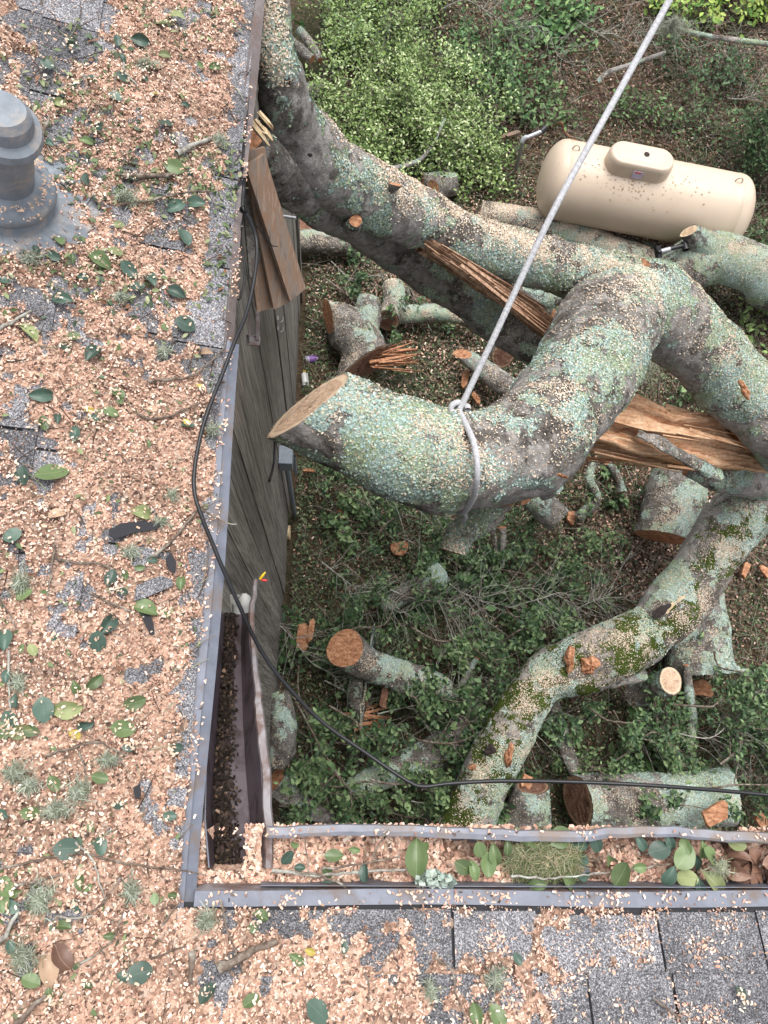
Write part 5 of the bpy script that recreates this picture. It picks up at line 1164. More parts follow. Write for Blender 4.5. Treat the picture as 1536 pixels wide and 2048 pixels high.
for k, tk_ in enumerate(GV.split()):
    px, py, L, a, c = tk_.split(','); px, py, L, a = float(px), float(py), float(L), float(a); c = K[c]; rr = random.Random(900 + k)
    p = W(px, py, EZ - .03 + rr.uniform(-.01, .02))
    mark = [(600, 'the torn corner'), (700, 'the long twigs'), (850, 'the pale lichen piece'), (970, 'the leaf cluster'), (1080, 'the green moss heap'), (1210, 'the moss heap right side'), (1340, 'the brown leaf pile'), (1460, 'the gutter right end')]
    mk_ = min(mark, key=lambda m: abs(m[0] - px))[1]
    GUTL.append((leaf_obj(p, (0, 0, 1), px2m(p, L), math.radians(a), c, 'x', group='green leaves in the lower gutter', tilt=.4, rnd=rr), px, f"{'large' if L > 52 else 'small' if L < 36 else 'medium'} {CN[c]} gutter leaf near {mk_}"))
bylab = {}
for it in GUTL: bylab.setdefault(it[2], []).append(it)
for l_, its in bylab.items():
    its.sort(key=lambda i: i[1])
    for k, i in enumerate(its): i[0]['label'] = l_ + (', ' + ORD[k].replace('topmost', 'leftmost').replace('top', 'left') if len(its) > 1 else '')
rr = random.Random(77); PILE = []
for k in range(46):
    px, py = 1435 + rr.random() ** .7 * 210, 1692 + rr.random() * 108
    if py > 1800 - (px - 1430) * .05: continue
    p = W(px, py, EZ - .07 + k * .0012)
    if p[1] < YB + .045 or p[1] > -.245: continue
    c = 'brown' if rr.random() < .85 else 'tan'
    PILE.append((px, leaf_obj(p, (0, 0, 1), px2m(p, rr.uniform(38, 60)), rr.uniform(0, 6.3), c, 'x', group='curled dead leaves piled in the gutter', tilt=.7, rnd=rr)))
PILE.sort(key=lambda i: i[0]); NTH = 'leftmost second third fourth fifth sixth seventh eighth ninth tenth eleventh twelfth thirteenth fourteenth fifteenth'.split()
for k, (a_, o) in enumerate(PILE):
    hf = len(PILE) // 2; o['label'] = 'curled dead oak leaf, ' + ((NTH[min(k, 14)] + (' from left' if k else '')) if k < hf else ('rightmost' if k == len(PILE) - 1 else NTH[min(len(PILE) - 1 - k, 14)] + ' from right')) + ' in the gutter end pile'
# ------------------------------------------------------------------ shingle scraps on the roof
def scrap(label, pts, h=.026, mat='tar', th=.006):
    P = [on_roof(*q, h) for q in pts]; nn = P[0][1]; P = [a for a, b in P]; n = len(P)
    V = [p + nn * random.uniform(-.002, .003) for p in P] + [p + nn * th for p in P]
    F = [list(range(n)), list(range(n, 2 * n))[::-1]] + [[i, n + i, n + (i + 1) % n, (i + 1) % n] for i in range(n)]
    return tag(mk('shingle_scrap', V, F, M[mat]), label, 'shingle scrap')
scrap('black underside of a torn shingle scrap lying among chips right of a pale leaf', [(218, 1062), (240, 1048), (285, 1042), (322, 1048), (312, 1060), (270, 1066), (232, 1078), (219, 1073)])
scrap('granule covered shingle scrap near the left drip edge', [(272, 1172), (300, 1160), (322, 1152), (344, 1160), (346, 1172), (318, 1184), (290, 1196), (268, 1202)], mat='shingle')
scrap('small black torn shingle tongue below the granule covered scrap', [(283, 1232), (300, 1228), (306, 1245), (309, 1268), (303, 1272), (291, 1252)])
scrap('black torn shingle sliver beside the left drip edge above the granule scrap', [(330, 1118), (342, 1106), (352, 1125), (350, 1148), (338, 1142)])
scrap('tiny dark tar scrap low on the left slope', [(266, 1575), (280, 1568), (282, 1592), (270, 1598)])
# ------------------------------------------------------------------ sticks and twigs on the roof and in the gutter
def rtwig(label, pts, wpx, mat='twig', h=.024, taper=.5, z=None, cat='twig', name='twig', group='twigs lying on the roof'):
    P = [on_roof(a, b, h)[0] if z is None else W(a, b, z) for a, b in pts]; Q = spline(P, .012); rr = random.Random(int(pts[0][0] + pts[0][1]))
    Q = Q + np.array([[rr.gauss(0, .0012), rr.gauss(0, .0012), abs(rr.gauss(0, .0015))] for _ in Q]); r = px2m(Q[0], wpx) / 2
    rad = np.linspace(1, taper, len(Q)) * r * (1 + .15 * np.sin(np.arange(len(Q)) * 1.7))
    return tag(mk(name, *tubes([(Q, rad)], 7), M[mat], smooth=True), label, cat, group)
TW = [('pale grey stick at the left edge of the left slope', [(-30, 672), (20, 648), (62, 622)], 10, 'ptwig'), ('short grey stick above the small green leaf near the cable tie', [(352, 308), (385, 292), (422, 277)], 13, 'ptwig'),
      ('reddish brown bark stick above the cable tie', [(245, 352), (300, 352), (350, 350)], 14, 'twig'), ('long mossy twig under the bark stick', [(240, 410), (310, 400), (370, 385), (420, 382)], 7, 'twig'),
      ('thin white curved twig near the top of the left slope', [(246, 126), (252, 145), (275, 172)], 4, 'ptwig'), ('brown curved twig reaching towards the black cable', [(293, 762), (378, 755), (410, 735), (450, 695)], 6, 'twig'),
      ('second brown curved twig below the first beside the cable', [(275, 828), (300, 838), (340, 832), (400, 806)], 6, 'twig'), ('dark twig sticking out over the drip edge at the cable bend', [(300, 1120), (345, 1080), (378, 1040), (400, 1016), (410, 1008)], 8, 'twig'),
      ('forked green tipped twig beyond the drip edge at the cable bend', [(400, 1018), (430, 1036), (452, 1046), (474, 1050)], 5, 'twig'), ('dark twig pointing at the granule covered scrap', [(108, 1116), (150, 1126), (200, 1127), (245, 1155)], 7, 'twig'),
      ('thin upright twig left of the scraps', [(110, 1090), (103, 1140), (95, 1200)], 5, 'twig'), ('brown twig ending at the large green leaf pair', [(180, 1184), (220, 1206), (262, 1222)], 6, 'twig'), ('thin brown twig on the roof left edge', [(0, 1196), (20, 1230), (34, 1262)], 4, 'twig'),
      ('upright mossy twig near the roof left edge', [(18, 1300), (17, 1350), (20, 1420)], 6, 'ptwig'), ('reddish twig low on the left slope', [(92, 1512), (135, 1498), (195, 1482), (215, 1492), (258, 1512)], 6, 'twig'), ('upright thin twig below the reddish twig', [(158, 1500), (170, 1540), (176, 1590)], 4, 'twig'),
      ('long purple brown twig crossing the valley', [(0, 1738), (80, 1718), (170, 1708), (230, 1722), (300, 1732), (370, 1740), (412, 1752)], 6, 'twig'), ('straight purple twig left of the dark leaves', [(28, 1772), (80, 1762), (126, 1750)], 8, 'twig'),
      ('bent grey twig below the dark leaf pair', [(150, 1683), (180, 1712), (196, 1750), (210, 1797)], 5, 'ptwig'), ('thin twig crossing the bent grey twig', [(155, 1840), (200, 1812), (240, 1762), (260, 1748)], 4, 'twig'), ('pale twig above the big tan leaves', [(108, 1832), (150, 1838), (190, 1830)], 5, 'ptwig'),
      ('thick pale grey stick near the sprig at the left edge', [(-10, 1890), (12, 1870), (38, 1818)], 13, 'ptwig'), ('dark mossy stick in the lower left corner', [(25, 2060), (60, 2020), (92, 1988)], 16, 'twig'), ('thin dark twig in the valley', [(160, 1926), (205, 1898), (232, 1866), (252, 1800)], 5, 'twig'),
      ('short dark twig in the middle of the valley', [(300, 1918), (340, 1904), (375, 1893)], 5, 'twig'), ('short upright twig below the roof corner', [(320, 1852), (345, 1825), (362, 1798)], 4, 'twig'), ('thin bent twig below the drip edge corner', [(440, 1798), (452, 1845), (464, 1885), (488, 1946)], 5, 'twig'),
      ('thin bent twig on the lower slope', [(872, 1916), (908, 1944), (910, 1982), (938, 2050)], 5, 'twig'), ('short twig left of the bent twig on the lower slope', [(728, 1944), (738, 1975), (740, 2002)], 4, 'twig'), ('thin straight twig on the bare grey shingles', [(1310, 2000), (1340, 2022), (1372, 2050)], 5, 'twig'),
      ('short thick mossy stick below the drip edge corner', [(384, 1902), (384, 1935), (380, 1965)], 14, 'twig'), ('thin pale twig left of the vent', [(60, 250), (100, 300), (106, 330)], 3, 'twig'), ('orange splinter beside the vent cap', [(80, 290), (88, 262), (100, 234)], 9, 'twig'), ('grey twig near the top left shingles', [(232, 150), (225, 240), (262, 300)], 3, 'twig'),
      ('mossy stick lying on the bare patch of the lower slope', [(436, 1938), (480, 1915), (520, 1895), (552, 1882)], 22, 'twig')]
for l_, p_, w_, m_ in TW: rtwig(l_, p_, w_, m_)
for l_, p_, w_, m_, z_ in [('long tan twig lying along the lower gutter', [(545, 1740), (640, 1750), (740, 1742), (830, 1738)], 8, 'ptwig', EZ - .02), ('forked twig end curving to the drip edge in the gutter', [(590, 1742), (650, 1756), (690, 1772), (702, 1788)], 7, 'twig', EZ - .018),
                        ('dark straight twig rising through the gutter leaves', [(640, 1738), (720, 1728), (800, 1712)], 5, 'twig', EZ - .01), ('short dark twig leaning on the gutter lip', [(745, 1712), (760, 1685), (776, 1660)], 4, 'twig', EZ), ('thin tan twig through the moss heap', [(1020, 1752), (1110, 1756), (1200, 1745)], 5, 'ptwig', EZ - .005),
                        ('brown twig under the leaves right of the moss heap', [(1180, 1748), (1260, 1738), (1340, 1728)], 6, 'twig', EZ - .03), ('upright thin twig in the chips at the gutter corner', [(608, 1670), (614, 1710), (618, 1755)], 3, 'twig', EZ - .01)]:
    rtwig(l_, p_, w_, m_, z=z_, group='twigs in the lower gutter')
# torn splinter bits of blue fitting near corner, pale lichen piece and moss heaps
def tuft(label, px, py, wpx, hpx, n=160, cols=None, z=None, h=.03, L=(.012, .035), name='moss_tuft', cat='moss', thick=.0008):
    base = on_roof(px, py, .022)[0] if z is None else W(px, py, z); s = px2m(base, 1); ax_ = R[:, 0]; ay_ = R[:, 1]
    a = RNG.random(n) * 6.283; q = np.clip(np.abs(RNG.normal(0, .5, n)), 0, 1.1) * (1 + .6 * np.sin(2 * a + px) + .3 * np.sin(3 * a + py)); q = np.sqrt(RNG.random(n)) if n > 1000 else q; pos = base + ax_[None] * (np.cos(a) * q * wpx / 2 * s)[:, None] + ay_[None] * (np.sin(a) * q * hpx / 2 * s)[:, None]
    pos[:, 2] += RNG.random(n) * h * np.clip(.6 - q * .5, .05, 1)
    cc = pick(cols or [(.38, .42, .32), (.55, .60, .49), (.25, .28, .19)], [1] * len(cols or 'abc'), n)
    o = fine_twigs(name, pos, RNG.random(n) * 6.283, RNG.uniform(*L, n) * RNG.choice([.6, 1, 1.5], n), np.full(n, thick), cc, label, cat, bend=.9, zt=.3); o['kind'] = 'thing'; o['group'] = 'tufts of grey green moss'
    return o
for l_, px, py, a, b in (('pale curly moss tuft at the left edge of the left slope', 42, 1170, 50, 50), ('round grey moss ball low on the left slope', 36, 1365, 34, 34), ('wide grey moss patch at the left edge below the leaves', 28, 1545, 60, 40), ('feathery moss clump low on the left slope', 155, 1585, 70, 40), ('small moss clump above the dark leaf pair', 58, 1570, 40, 34),
                         ('moss clump in the valley left of the twigs', 80, 1800, 70, 70), ('upright moss tuft beside the big tan leaves', 44, 1912, 56, 60), ('moss tuft near the mossy drip edge corner', 262, 1785, 44, 40), ('loose spiky moss tuft below the drip edge corner', 412, 1842, 40, 60), ('spiky moss tuft on the lower slope', 990, 1958, 34, 44),
                         ('small moss tuft on the lower slope chips', 860, 1980, 24, 36), ('moss strands above the sprig at the roof left edge', 110, 1620, 110, 30), ('blue grey lichen crumb near the vent', 240, 595, 26, 18), ('blue grey lichen crumb on the left slope near the orange leaf', 330, 705, 28, 18), ('round lichen crumb beside the black cable', 345, 990, 18, 16), ('lichen crumb at the roof edge by the cable', 425, 860, 36, 20),
                         ('green moss strand above the scraps', 262, 1105, 44, 20), ('small lichen crumb right of the pale leaf', 322, 1045, 20, 16), ('moss tuft among the leaves near the bare shingles', 250, 395, 80, 30), ('moss strands by the short grey stick', 440, 280, 34, 24), ('moss bits near the top of the left slope', 290, 130, 60, 20), ('moss strand pile below the vent flashing', 60, 520, 60, 22), ('thin moss strands low on the left slope', 215, 1520, 60, 20)):
    tuft(l_, px, py, a, b, n=int(60 + a * b * .06))
tuft('big heap of green stringy moss filling the lower gutter', 1088, 1725, 145, 100, 2600, [(.27, .31, .15), (.42, .44, .28), (.17, .20, .10), (.50, .42, .28)], EZ - .05, .07, (.02, .05), 'moss_heap', thick=.0010)
tuft('grey green moss hanging in the gap inside the trunk bend', 1282, 735, 70, 60, 500, [(.40, .43, .33), (.26, .29, .2)], 1.0, .3, (.05, .12), thick=.0014)
tuft('grey moss strands hanging on the pale bank branch', 1340, 60, 110, 40, 420, [(.42, .43, .36), (.28, .29, .22)], .9, .25, (.06, .16), thick=.0018)
tuft('pale twiggy moss bits right of the leaf cluster in the gutter', 1440, 1735, 40, 40, 160, [(.45, .48, .34), (.3, .34, .2), (.5, .5, .4)], EZ - .01, .02)
N = 150; a = RNG.random(N) * 6.283; q = np.sqrt(RNG.random(N)); b0 = W(868, 1762, EZ - .03); P = b0 + R[:, 0][None] * (np.cos(a) * q * .046)[:, None] + R[:, 1][None] * (np.sin(a) * q * .026)[:, None]; P[:, 2] += RNG.random(N) * .025
o = stuff('lichen_piece', FLAKE_V, FLAKE_F, P, np.tile([0., 0, 1], (N, 1)), RNG.uniform(.008, .02, N), pick([(.34, .42, .36), (.48, .55, .47), (.22, .28, .24)], [1, 1, .6], N), M['flakes'], 'curled pale blue lichen piece lying in the lower gutter', 'lichen', .9); o['kind'] = 'thing'

# ------------------------------------------------------------------ ground cover in the yard
def gauss(px, py, cx, cy, rx, ry): return np.exp(-((px - cx) / rx) ** 2 - ((py - cy) / ry) ** 2)
def yard(N, ymax=13.0):
    x = RNG.uniform(-.36, 8.2, N); y = RNG.uniform(-1.1, ymax, N); z = ground_z(x, y); px, py, zc = PRJ(np.stack([x, y, z], -1))
    ok = (px > 430) & (px < 1750) & (py > -180) & (py < 1780); return x[ok], y[ok], z[ok], px[ok], py[ok]
LP = [(.055, .095, .045), (.10, .155, .07), (.165, .22, .10), (.27, .31, .16), (.17, .10, .075), (.27, .17, .125), (.38, .28, .21), (.48, .35, .24), (.06, .05, .04)]
x, y, z, px, py = yard(330000)
q = np.stack([x, y, np.zeros(len(x))], -1); nA = fbm(q, 1.6, 91, 3); nB = fbm(q, 6, 93, 2)
brown = np.clip((nA - .45) * 4, 0, 1); up_ = np.clip((500 - py) / 400, 0, 1); right_ = np.clip((px - 900) / 300, 0, 1)
mulch = np.clip(gauss(px, py, 1380, 1120, 260, 260) * 1.1 + gauss(px, py, 1500, 720, 160, 160) + gauss(px, py, 1250, 470, 260, 45) * 1.6 + gauss(px, py, 1050, 200, 90, 120) + right_ * up_ * 1.1, 0, 1)
saw = np.clip(gauss(px, py, 1150, 455, 240, 38) * 1.5 + gauss(px, py, 745, 535, 90, 70) + gauss(px, py, 900, 700, 140, 130) * .55 + gauss(px, py, 1250, 1080, 160, 130) * .45, 0, 1)
dk_ = np.clip(1 - mulch, 0, 1)
wt = np.stack([2.6 * dk_ + .5, 2.4 * dk_ + .5, 1.3 * dk_ + .35, .55 * dk_ + .2, .4 + 2.6 * mulch, .25 + 2.2 * mulch + brown * .5, .15 + .5 * mulch + 1.1 * saw, .05 + 1.6 * saw, np.full(len(x), 1.0)], 1)
dens = np.where(py < 520, .75, 1.0)
ok = RNG.random(len(x)) < dens * .8; x, y, z, px, py, wt, nB = x[ok], y[ok], z[ok], px[ok], py[ok], wt[ok], nB[ok]; n = len(x); print('litter', n)
c = pick(LP, wt, n, .25)
stuff('leaf_litter', LEAF_V[:7], LEAF_F, np.stack([x, y, z + .005 + RNG.random(n) ** 2 * .05 + np.clip(nB - .5, 0, 1) * .12], -1), np.tile([0., 0, 1], (n, 1)), RNG.uniform(.022, .048, n), c, M['litter'], 'mixed green and brown oak leaf litter carpeting the yard', 'leaf litter', .5, RNG.uniform(.7, 1.2, n))
x, y, z, px, py = yard(200000)
saw = .06 + gauss(px, py, 1120, 458, 260, 40) * 2.6 + gauss(px, py, 745, 540, 100, 80) * .8 + gauss(px, py, 900, 690, 170, 150) * .35 + gauss(px, py, 1300, 1080, 200, 160) * .3 + gauss(px, py, 960, 760, 60, 60) * .8 + gauss(px, py, 650, 480, 90, 20)
ok = RNG.random(len(x)) < saw; x, y, z = x[ok], y[ok], z[ok]; n = len(x)
stuff('ground_chips', CHIP_V, CHIP_F, np.stack([x, y, z + .03 + RNG.random(n) * .03], -1), np.tile([0., 0, 1], (n, 1)), RNG.uniform(.012, .03, n), pick(CHIPP, [3, 4, 4, 3, 2, 1, 3], n, .2), M['chips'], 'tan wood chips sprinkled over the yard around the trunk', 'wood chips', .4)
x, y, z, px, py = yard(26000); n = len(x); tone = (px > 950) & (py < 520)
fine_twigs('ground_twigs', np.stack([x, y, z + .05 + RNG.random(n) * .06], -1), RNG.random(n) * 6.28, RNG.uniform(.06, .40, n), RNG.uniform(.0010, .0032, n), pick([(.20, .17, .13), (.38, .35, .30), (.14, .10, .08), (.30, .19, .13), (.20, .24, .14)], np.where(tone[:, None], [[1, 2.5, 1, 3.5, 1]], [[3, 2, 2, 1.2, 2]]), n), 'grey and brown twigs strewn across the leaf litter', 'twigs', zt=.15)
# green broken branches with leaves
def leafy(label, px, py, ang, Lm, zr, nleaf, ls, cols, seed, z0=.12, name='leafy_branch', cat='branch', bare=.25, group='broken green branches on the ground', stemr=.010, stemm='twig', spread=1.0, nsub=9):
    r = np.random.default_rng(seed); p0 = gp(px, py, z0); d = R @ np.array([math.cos(ang), math.sin(ang), 0]); d[2] = 0; d = unit(d); sd = np.cross(d, [0, 0, 1])
    t = thing(name, label, cat, (p0[0], p0[1], p0[2] - z0), group); paths = []; ends = []
    main = spline([p0 + d * (k * Lm) + sd * r.normal(0, .05 * Lm) + np.array([0, 0, max(-z0 * .5, r.normal(.02, zr * .5))]) for k in np.linspace(0, 1, 5)], .05)
    paths.append((main, np.linspace(stemr, stemr * .3, len(main))))
    for k in range(nsub):
        i = int(len(main) * r.uniform(.1, .97)); b = main[i]; s_ = r.choice([-1, 1]); dd = unit(d * r.uniform(.2, 1) + sd * s_ * r.uniform(.3, 1.1) + np.array([0, 0, r.normal(.1, .35)])); l = Lm * r.uniform(.18, .5) * spread
        sub = spline([b + dd * l * u + sd * r.normal(0, .05) * l * u + np.array([0, 0, -.1 * l * u * u]) for u in (0, .35, .7, 1)], .04); paths.append((sub, np.linspace(stemr * .45, stemr * .15, len(sub)))); ends.append(sub)
        for m in range(3):
            j = int(len(sub) * r.uniform(.3, .95)); d2 = unit(dd + sd * r.normal(0, .8) + np.array([0, 0, r.normal(0, .5)])); l2 = l * r.uniform(.2, .45)
            s2 = np.array([sub[j] + d2 * l2 * u for u in (0, .5, 1)]); paths.append((s2, [stemr * .18, stemr * .15, stemr * .1])); ends.append(s2)
    mk('stem', *tubes(paths, 5), M[stemm], t)
    if nleaf:
        E_ = [ends[i] for i in r.integers(0, len(ends), nleaf)]; P = np.array([e[r.integers(len(e) // 3, len(e))] for e in E_]) + r.normal(0, .028, (nleaf, 3)); P[:, 2] = np.maximum(P[:, 2], ground_z(P[:, 0], P[:, 1]) + .02)
        stuff('foliage', LEAF_V, LEAF_F, P, np.tile([0., 0, 1], (nleaf, 1)), r.uniform(ls * .65, ls * 1.25, nleaf), pick(cols, [1.0] * len(cols), nleaf, .22), M['litter'], None, None, .55, parent=t)
    return t
DG = [(.032, .07, .03), (.055, .11, .042), (.095, .165, .065), (.17, .245, .11)]
BR = [(630, 1010, .4, 'by the wall under the sawn limb'), (690, 1120, 1.2, 'left of the square orange slab'), (760, 1060, -.3, 'directly under the slung limb'), (850, 1090, .8, 'right of the square orange slab'), (950, 1130, .2, 'below the limb stub'), (640, 1200, 1.0, 'above the upright orange slab by the wall'),
      (720, 1240, -.5, 'above the spotted log'), (820, 1260, .3, 'between the spotted log and the dark stub'), (900, 1230, 1.3, 'in the middle of the lower yard'), (1000, 1230, .1, 'right of the middle of the lower yard'), (600, 1330, 1.4, 'between the gutter lip and the cable'), (660, 1410, .6, 'left of the torn splinter fan'), (700, 1540, 1.6, 'under the cable bend'),
      (620, 1560, .3, 'beside the smooth grey branch'), (820, 1440, -.4, 'right of the torn splinter fan'), (860, 1590, .2, 'beside the foot of the descending limb'), (780, 1620, .5, 'along the gutter lip under the cable'), (1180, 1420, .4, 'below the mossy bend of the limb'), (1260, 1480, .1, 'above the long gutter log'), (1180, 1530, -.4, 'left end above the long gutter log'),
      (1330, 1440, 1.3, 'below the bright round stub'), (1450, 1450, .2, 'at the right edge below the square-cut log'), (1490, 1540, .8, 'at the right edge beside the long gutter log'), (1060, 1130, .3, 'below the ring knot log'), (1290, 790, .3, 'in the gap inside the trunk bend'), (640, 560, .5, 'beside the torn boards'), (690, 590, -1.2, 'above the forked logs'), (1150, 960, .2, 'above the curved blue branch')]
BR += [(930, 1330, .9, 'left of the mossy bend of the limb'), (1000, 1280, -.3, 'above the mossy bend of the limb'), (570, 1240, .9, 'at the foot of the board wall'), (1420, 1520, -.5, 'over the right end of the long gutter log'), (560, 1610, .1, 'in the corner of the two gutters'), (960, 1060, 1.1, 'beside the short pale branch')]
BR += [(680, 1060, .2, 'under the left part of the slung limb'), (740, 1150, .9, 'above the dark lichened stub'), (1040, 1180, 1.2, 'right of the fine bare twigs'), (660, 1290, -.6, 'left of the spotted log'), (760, 1300, 1.0, 'behind the spotted log'), (860, 1190, -.2, 'right of the dark lichened stub'), (780, 1500, .1, 'between cable and mossy log'), (900, 1420, .7, 'above the mossy log'),
       (600, 1460, .5, 'beside the splintered log'), (650, 1500, 1.1, 'right of the splintered log'), (1120, 1500, .6, 'right of the mossy bend foot'), (1230, 1420, .9, 'left of the bright round stub'), (1350, 1520, .2, 'in the middle above the long gutter log'), (1480, 1400, .9, 'right of the square-cut log'), (1150, 1200, .4, 'above the small limb'), (840, 1020, .4, 'touching the underside of the slung limb'), (640, 960, .5, 'right of the wall conduit'), (980, 1390, .3, 'touching the mossy bend'), (1010, 1090, -.2, 'right of the limb stub')]
COVER = [(800, 1370, .3, 'lying over the spotted log'), (880, 1360, 1.2, 'lying over the tail of the spotted log'), (840, 1490, -.3, 'lying over the long mossy log'), (740, 1560, .2, 'over the mossy log left end'), (1210, 1560, .3, 'over the gutter log left end'), (1400, 1560, .1, 'over the gutter log top'),
         (1440, 1300, 1.0, 'lying over the square-cut log'), (600, 1400, 1.3, 'lying over the splintered log'), (1340, 1410, .2, 'lying against the bright round stub')]
NBR = len(BR); BR += COVER
for k, (a, b, g_, l_) in enumerate(BR):
    leafy('broken green branch with small dark leaves ' + l_, a, b, g_, .75 + .25 * math.sin(k * 2.1), .22, 460, .047 if k % 3 else .062, DG if k % 4 else DG[1:] + [(.20, .28, .12)], 300 + k, z0=.14 + .10 * (k % 3) + (.55 if k >= NBR else .35 if b > 1200 and k % 2 else .12 if b > 1200 else 0))
TWD = [(700, 1180, .2, 'left of the dark lichened stub'), (760, 1440, -.4, 'over the splinter fan'), (650, 1360, .6, 'between cable and spotted log'), (840, 1380, .3, 'over the tail of the spotted log'), (900, 1170, .1, 'above the fine bare twigs'), (1100, 1230, -.3, 'above the mossy bend'), (1240, 1440, .2, 'under the bright round stub'), (1340, 1470, -.2, 'above the long gutter log'), (560, 1230, .9, 'at the wall foot by the torn gutter'), (820, 1600, .2, 'behind the gutter lip'), (700, 960, .4, 'under the sawn limb end'), (1480, 1490, .3, 'at the lower right edge'), (1020, 1210, -.1, 'with fine bare twigs right of the middle of the lower yard'), (780, 1180, .3, 'above the spotted log'), (640, 1130, .5, 'by the wall foot'), (880, 1330, -.9, 'left of the mossy bend'), (1420, 1430, .2, 'at the right edge below the cut flap'), (1480, 1370, .15, 'right of the square-cut log'), (660, 540, .2, 'under the lower trunk'), (1450, 200, -.3, 'above the propane tank'), (1320, 40, .6, 'at the top right'), (880, 20, .2, 'above the shrub'), (1000, 60, .5, 'right of the shrub top'), (700, 20, .4, 'at the top beside the trunk'), (1150, 60, .1, 'on the bank beside the rope')]
for k, (a, b, g_, l_) in enumerate(TWD):
    leafy('pale bare twiggy branch ' + l_, a, b, g_, .95, .15, 0, .05, DG, 500 + k, z0=.25 if b < 900 else .5, group='bare twiggy branches', stemr=.006, stemm='ptwig', nsub=22, spread=1.2)
# bright shrubs and weeds
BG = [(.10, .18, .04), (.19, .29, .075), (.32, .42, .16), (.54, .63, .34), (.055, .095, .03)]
def shrub(label, px, py, rx, ry, hh, nleaf, ls, cols, seed, name='shrub', cat='shrub', group=None, nst=26, clump=.05):
    r = np.random.default_rng(seed); p0 = gp(px, py); t = thing(name, label, cat, p0, group); paths = []; tips = []
    for k in range(nst):
        a = r.random() * 6.283; q = math.sqrt(r.random()); e = p0 + np.array([math.cos(a) * rx * q, math.sin(a) * ry * q, hh * (1 - .6 * q * q) * r.uniform(.6, 1.1)]); e[2] += float(ground_z(np.array([e[0]]), np.array([e[1]]))[0]) - p0[2]
        s0 = p0 + np.array([math.cos(a) * rx * q * .35, math.sin(a) * ry * q * .35, 0]); P = spline([s0, s0 * .5 + e * .5 + np.array([0, 0, hh * .2]), e], .05); paths.append((P, np.linspace(.006, .002, len(P))))
        for m in range(7):
            b = P[int(len(P) * r.uniform(.35, .98))]; d = unit(np.array([r.normal(0, 1), r.normal(0, 1), r.normal(.25, .4)])); l = r.uniform(.12, .38); s2 = np.array([b + d * l * u for u in np.linspace(0, 1, 5)]); paths.append((s2, [.0028, .0024, .002, .0018, .001])); tips.append(s2)
    mk('stem', *tubes(paths, 5), M['twig'], t)
    pw = r.random(len(tips)) ** 3.2 + .03; E_ = r.choice(len(tips), nleaf, p=pw / pw.sum()); P = np.array([tips[i][r.integers(0, 5)] for i in E_]) + r.normal(0, clump, (nleaf, 3)); P[:, 2] = np.maximum(P[:, 2], ground_z(P[:, 0], P[:, 1]) + .02)
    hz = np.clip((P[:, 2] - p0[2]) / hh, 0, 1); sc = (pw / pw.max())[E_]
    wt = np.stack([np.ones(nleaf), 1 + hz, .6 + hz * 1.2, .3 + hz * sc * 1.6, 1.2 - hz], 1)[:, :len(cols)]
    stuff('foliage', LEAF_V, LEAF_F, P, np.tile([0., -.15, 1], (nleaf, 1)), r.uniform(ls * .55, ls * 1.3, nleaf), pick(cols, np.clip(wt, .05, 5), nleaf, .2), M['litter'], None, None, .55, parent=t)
    return t
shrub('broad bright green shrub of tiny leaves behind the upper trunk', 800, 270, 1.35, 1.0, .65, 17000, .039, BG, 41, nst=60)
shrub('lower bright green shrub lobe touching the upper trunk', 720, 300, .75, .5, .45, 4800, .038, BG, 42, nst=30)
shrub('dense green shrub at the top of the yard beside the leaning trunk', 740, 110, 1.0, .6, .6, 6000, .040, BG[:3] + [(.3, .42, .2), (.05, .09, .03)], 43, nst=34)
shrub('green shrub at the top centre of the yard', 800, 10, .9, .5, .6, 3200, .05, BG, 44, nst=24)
shrub('darker green shrub right of the bright shrub', 980, 160, .75, .8, .4, 1900, .06, [(.05, .12, .04), (.08, .17, .06), (.13, .23, .08), (.2, .3, .12), (.04, .08, .03)], 45, nst=26)
shrub('low green weeds below the bright shrub', 900, 330, .9, .35, .22, 2200, .05, BG, 46, nst=26)
shrub('leafy green weed patch at the top between shrub and rope', 1130, 60, .55, .4, .3, 700, .085, [(.06, .15, .05), (.10, .22, .07), (.16, .28, .1), (.22, .34, .12), (.05, .1, .03)], 47, nst=14)
shrub('yellow green weeds in the top right corner', 1480, 20, .7, .4, .3, 700, .075, [(.10, .22, .04), (.22, .36, .06), (.36, .46, .10), (.4, .5, .12), (.08, .14, .03)], 48, nst=14)
shrub('yellow green weeds right of the rope at the top', 1350, 30, .4, .3, .25, 380, .08, [(.10, .22, .04), (.2, .34, .06), (.32, .44, .10), (.4, .5, .12), (.08, .14, .03)], 49, nst=10)
shrub('dark green bush on the bank above the right end of the tank', 1380, 150, .7, .5, .45, 900, .05, [(.03, .07, .03), (.05, .11, .04), (.08, .15, .06), (.1, .18, .08), (.03, .05, .02)], 50, nst=20)
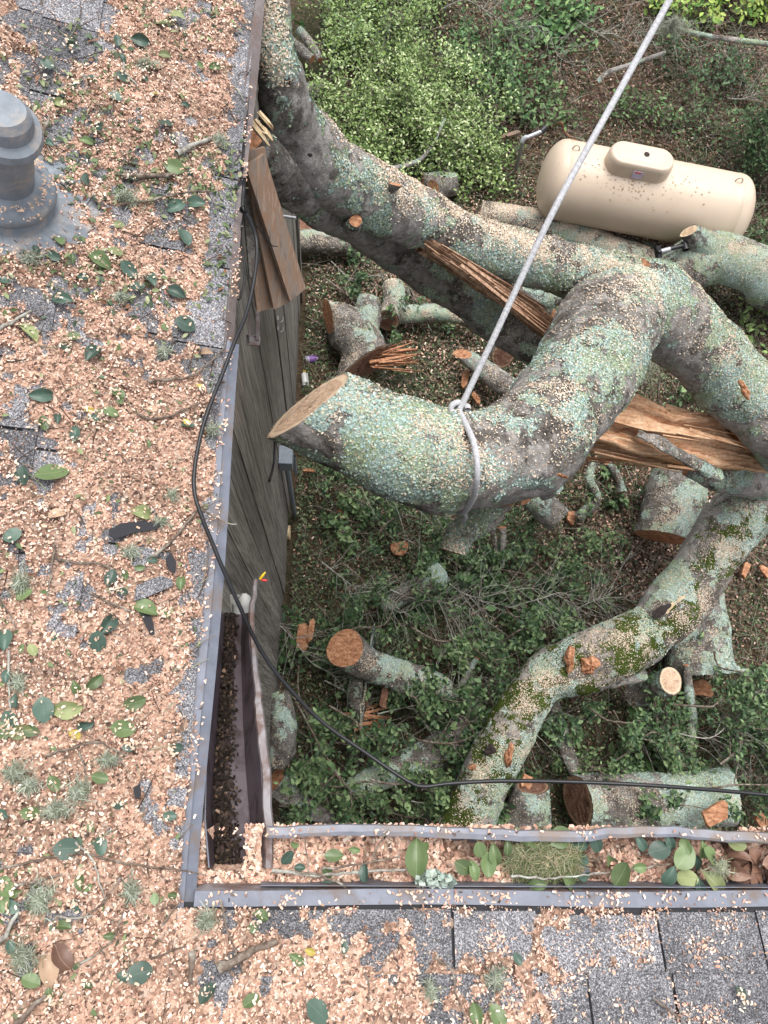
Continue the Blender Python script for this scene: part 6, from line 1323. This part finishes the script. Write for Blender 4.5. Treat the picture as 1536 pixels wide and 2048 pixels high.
shrub('dark green bush hanging over the right end of the propane tank', 1500, 345, .60, .62, 1.35, 3600, .045, [(.04, .09, .03), (.07, .14, .05), (.11, .19, .08), (.16, .24, .11), (.03, .06, .02)], 51, nst=26)
shrub('green bush at the right edge beside the tank end', 1560, 500, .5, .5, .4, 1000, .05, [(.04, .09, .03), (.06, .13, .05), (.1, .17, .07), (.16, .24, .11), (.03, .06, .02)], 52, nst=14)
shrub('low green weeds left of the propane tank', 1080, 240, .55, .35, .2, 300, .06, [(.06, .12, .04), (.1, .18, .06), (.15, .24, .09), (.2, .3, .12), (.05, .08, .03)], 53, nst=12)
shrub('low green weeds between tank and bank', 1240, 230, .7, .4, .22, 420, .055, [(.06, .12, .04), (.1, .18, .06), (.15, .24, .09), (.2, .3, .12), (.05, .08, .03)], 54, nst=14)
shrub('dark low weeds on the bank in the upper right', 1420, 260, .7, .5, .22, 450, .05, [(.04, .09, .03), (.07, .13, .05), (.11, .18, .07), (.16, .24, .1), (.04, .06, .03)], 55, nst=14)
shrub('bright leaf sprig right of the knee of the trunk', 1480, 650, .22, .2, .15, 60, .09, [(.16, .28, .08), (.25, .38, .12), (.3, .42, .15), (.3, .4, .15), (.1, .2, .05)], 56, nst=5)
shrub('large leaved green sprig above the long gutter log', 1290, 1510, .38, .25, .3, 130, .12, [(.09, .18, .06), (.13, .24, .09), (.17, .29, .11), (.2, .3, .13), (.06, .12, .04)], 57, nst=9)
shrub('round leaved green sprig in the middle of the lower yard', 975, 1310, .3, .25, .35, 90, .11, [(.09, .17, .06), (.12, .22, .09), (.17, .28, .12), (.2, .3, .13), (.06, .12, .04)], 58, nst=8)
shrub('green sprig poking past the gutter lip under the cable', 580, 1290, .2, .25, .5, 160, .075, DG + [(.06, .12, .04)], 59, nst=9)
shrub('dark leaf cluster hanging behind the top of the leaning trunk', 566, 130, .2, .4, 2.2, 90, .14, [(.05, .12, .03), (.08, .18, .05), (.1, .22, .06), (.12, .24, .08), (.04, .08, .03)], 60, nst=8, clump=.03)

for o in bpy.data.objects:
    if o.get('label') and len(o['label'].split()) > 16: print('LONG', o['label'])
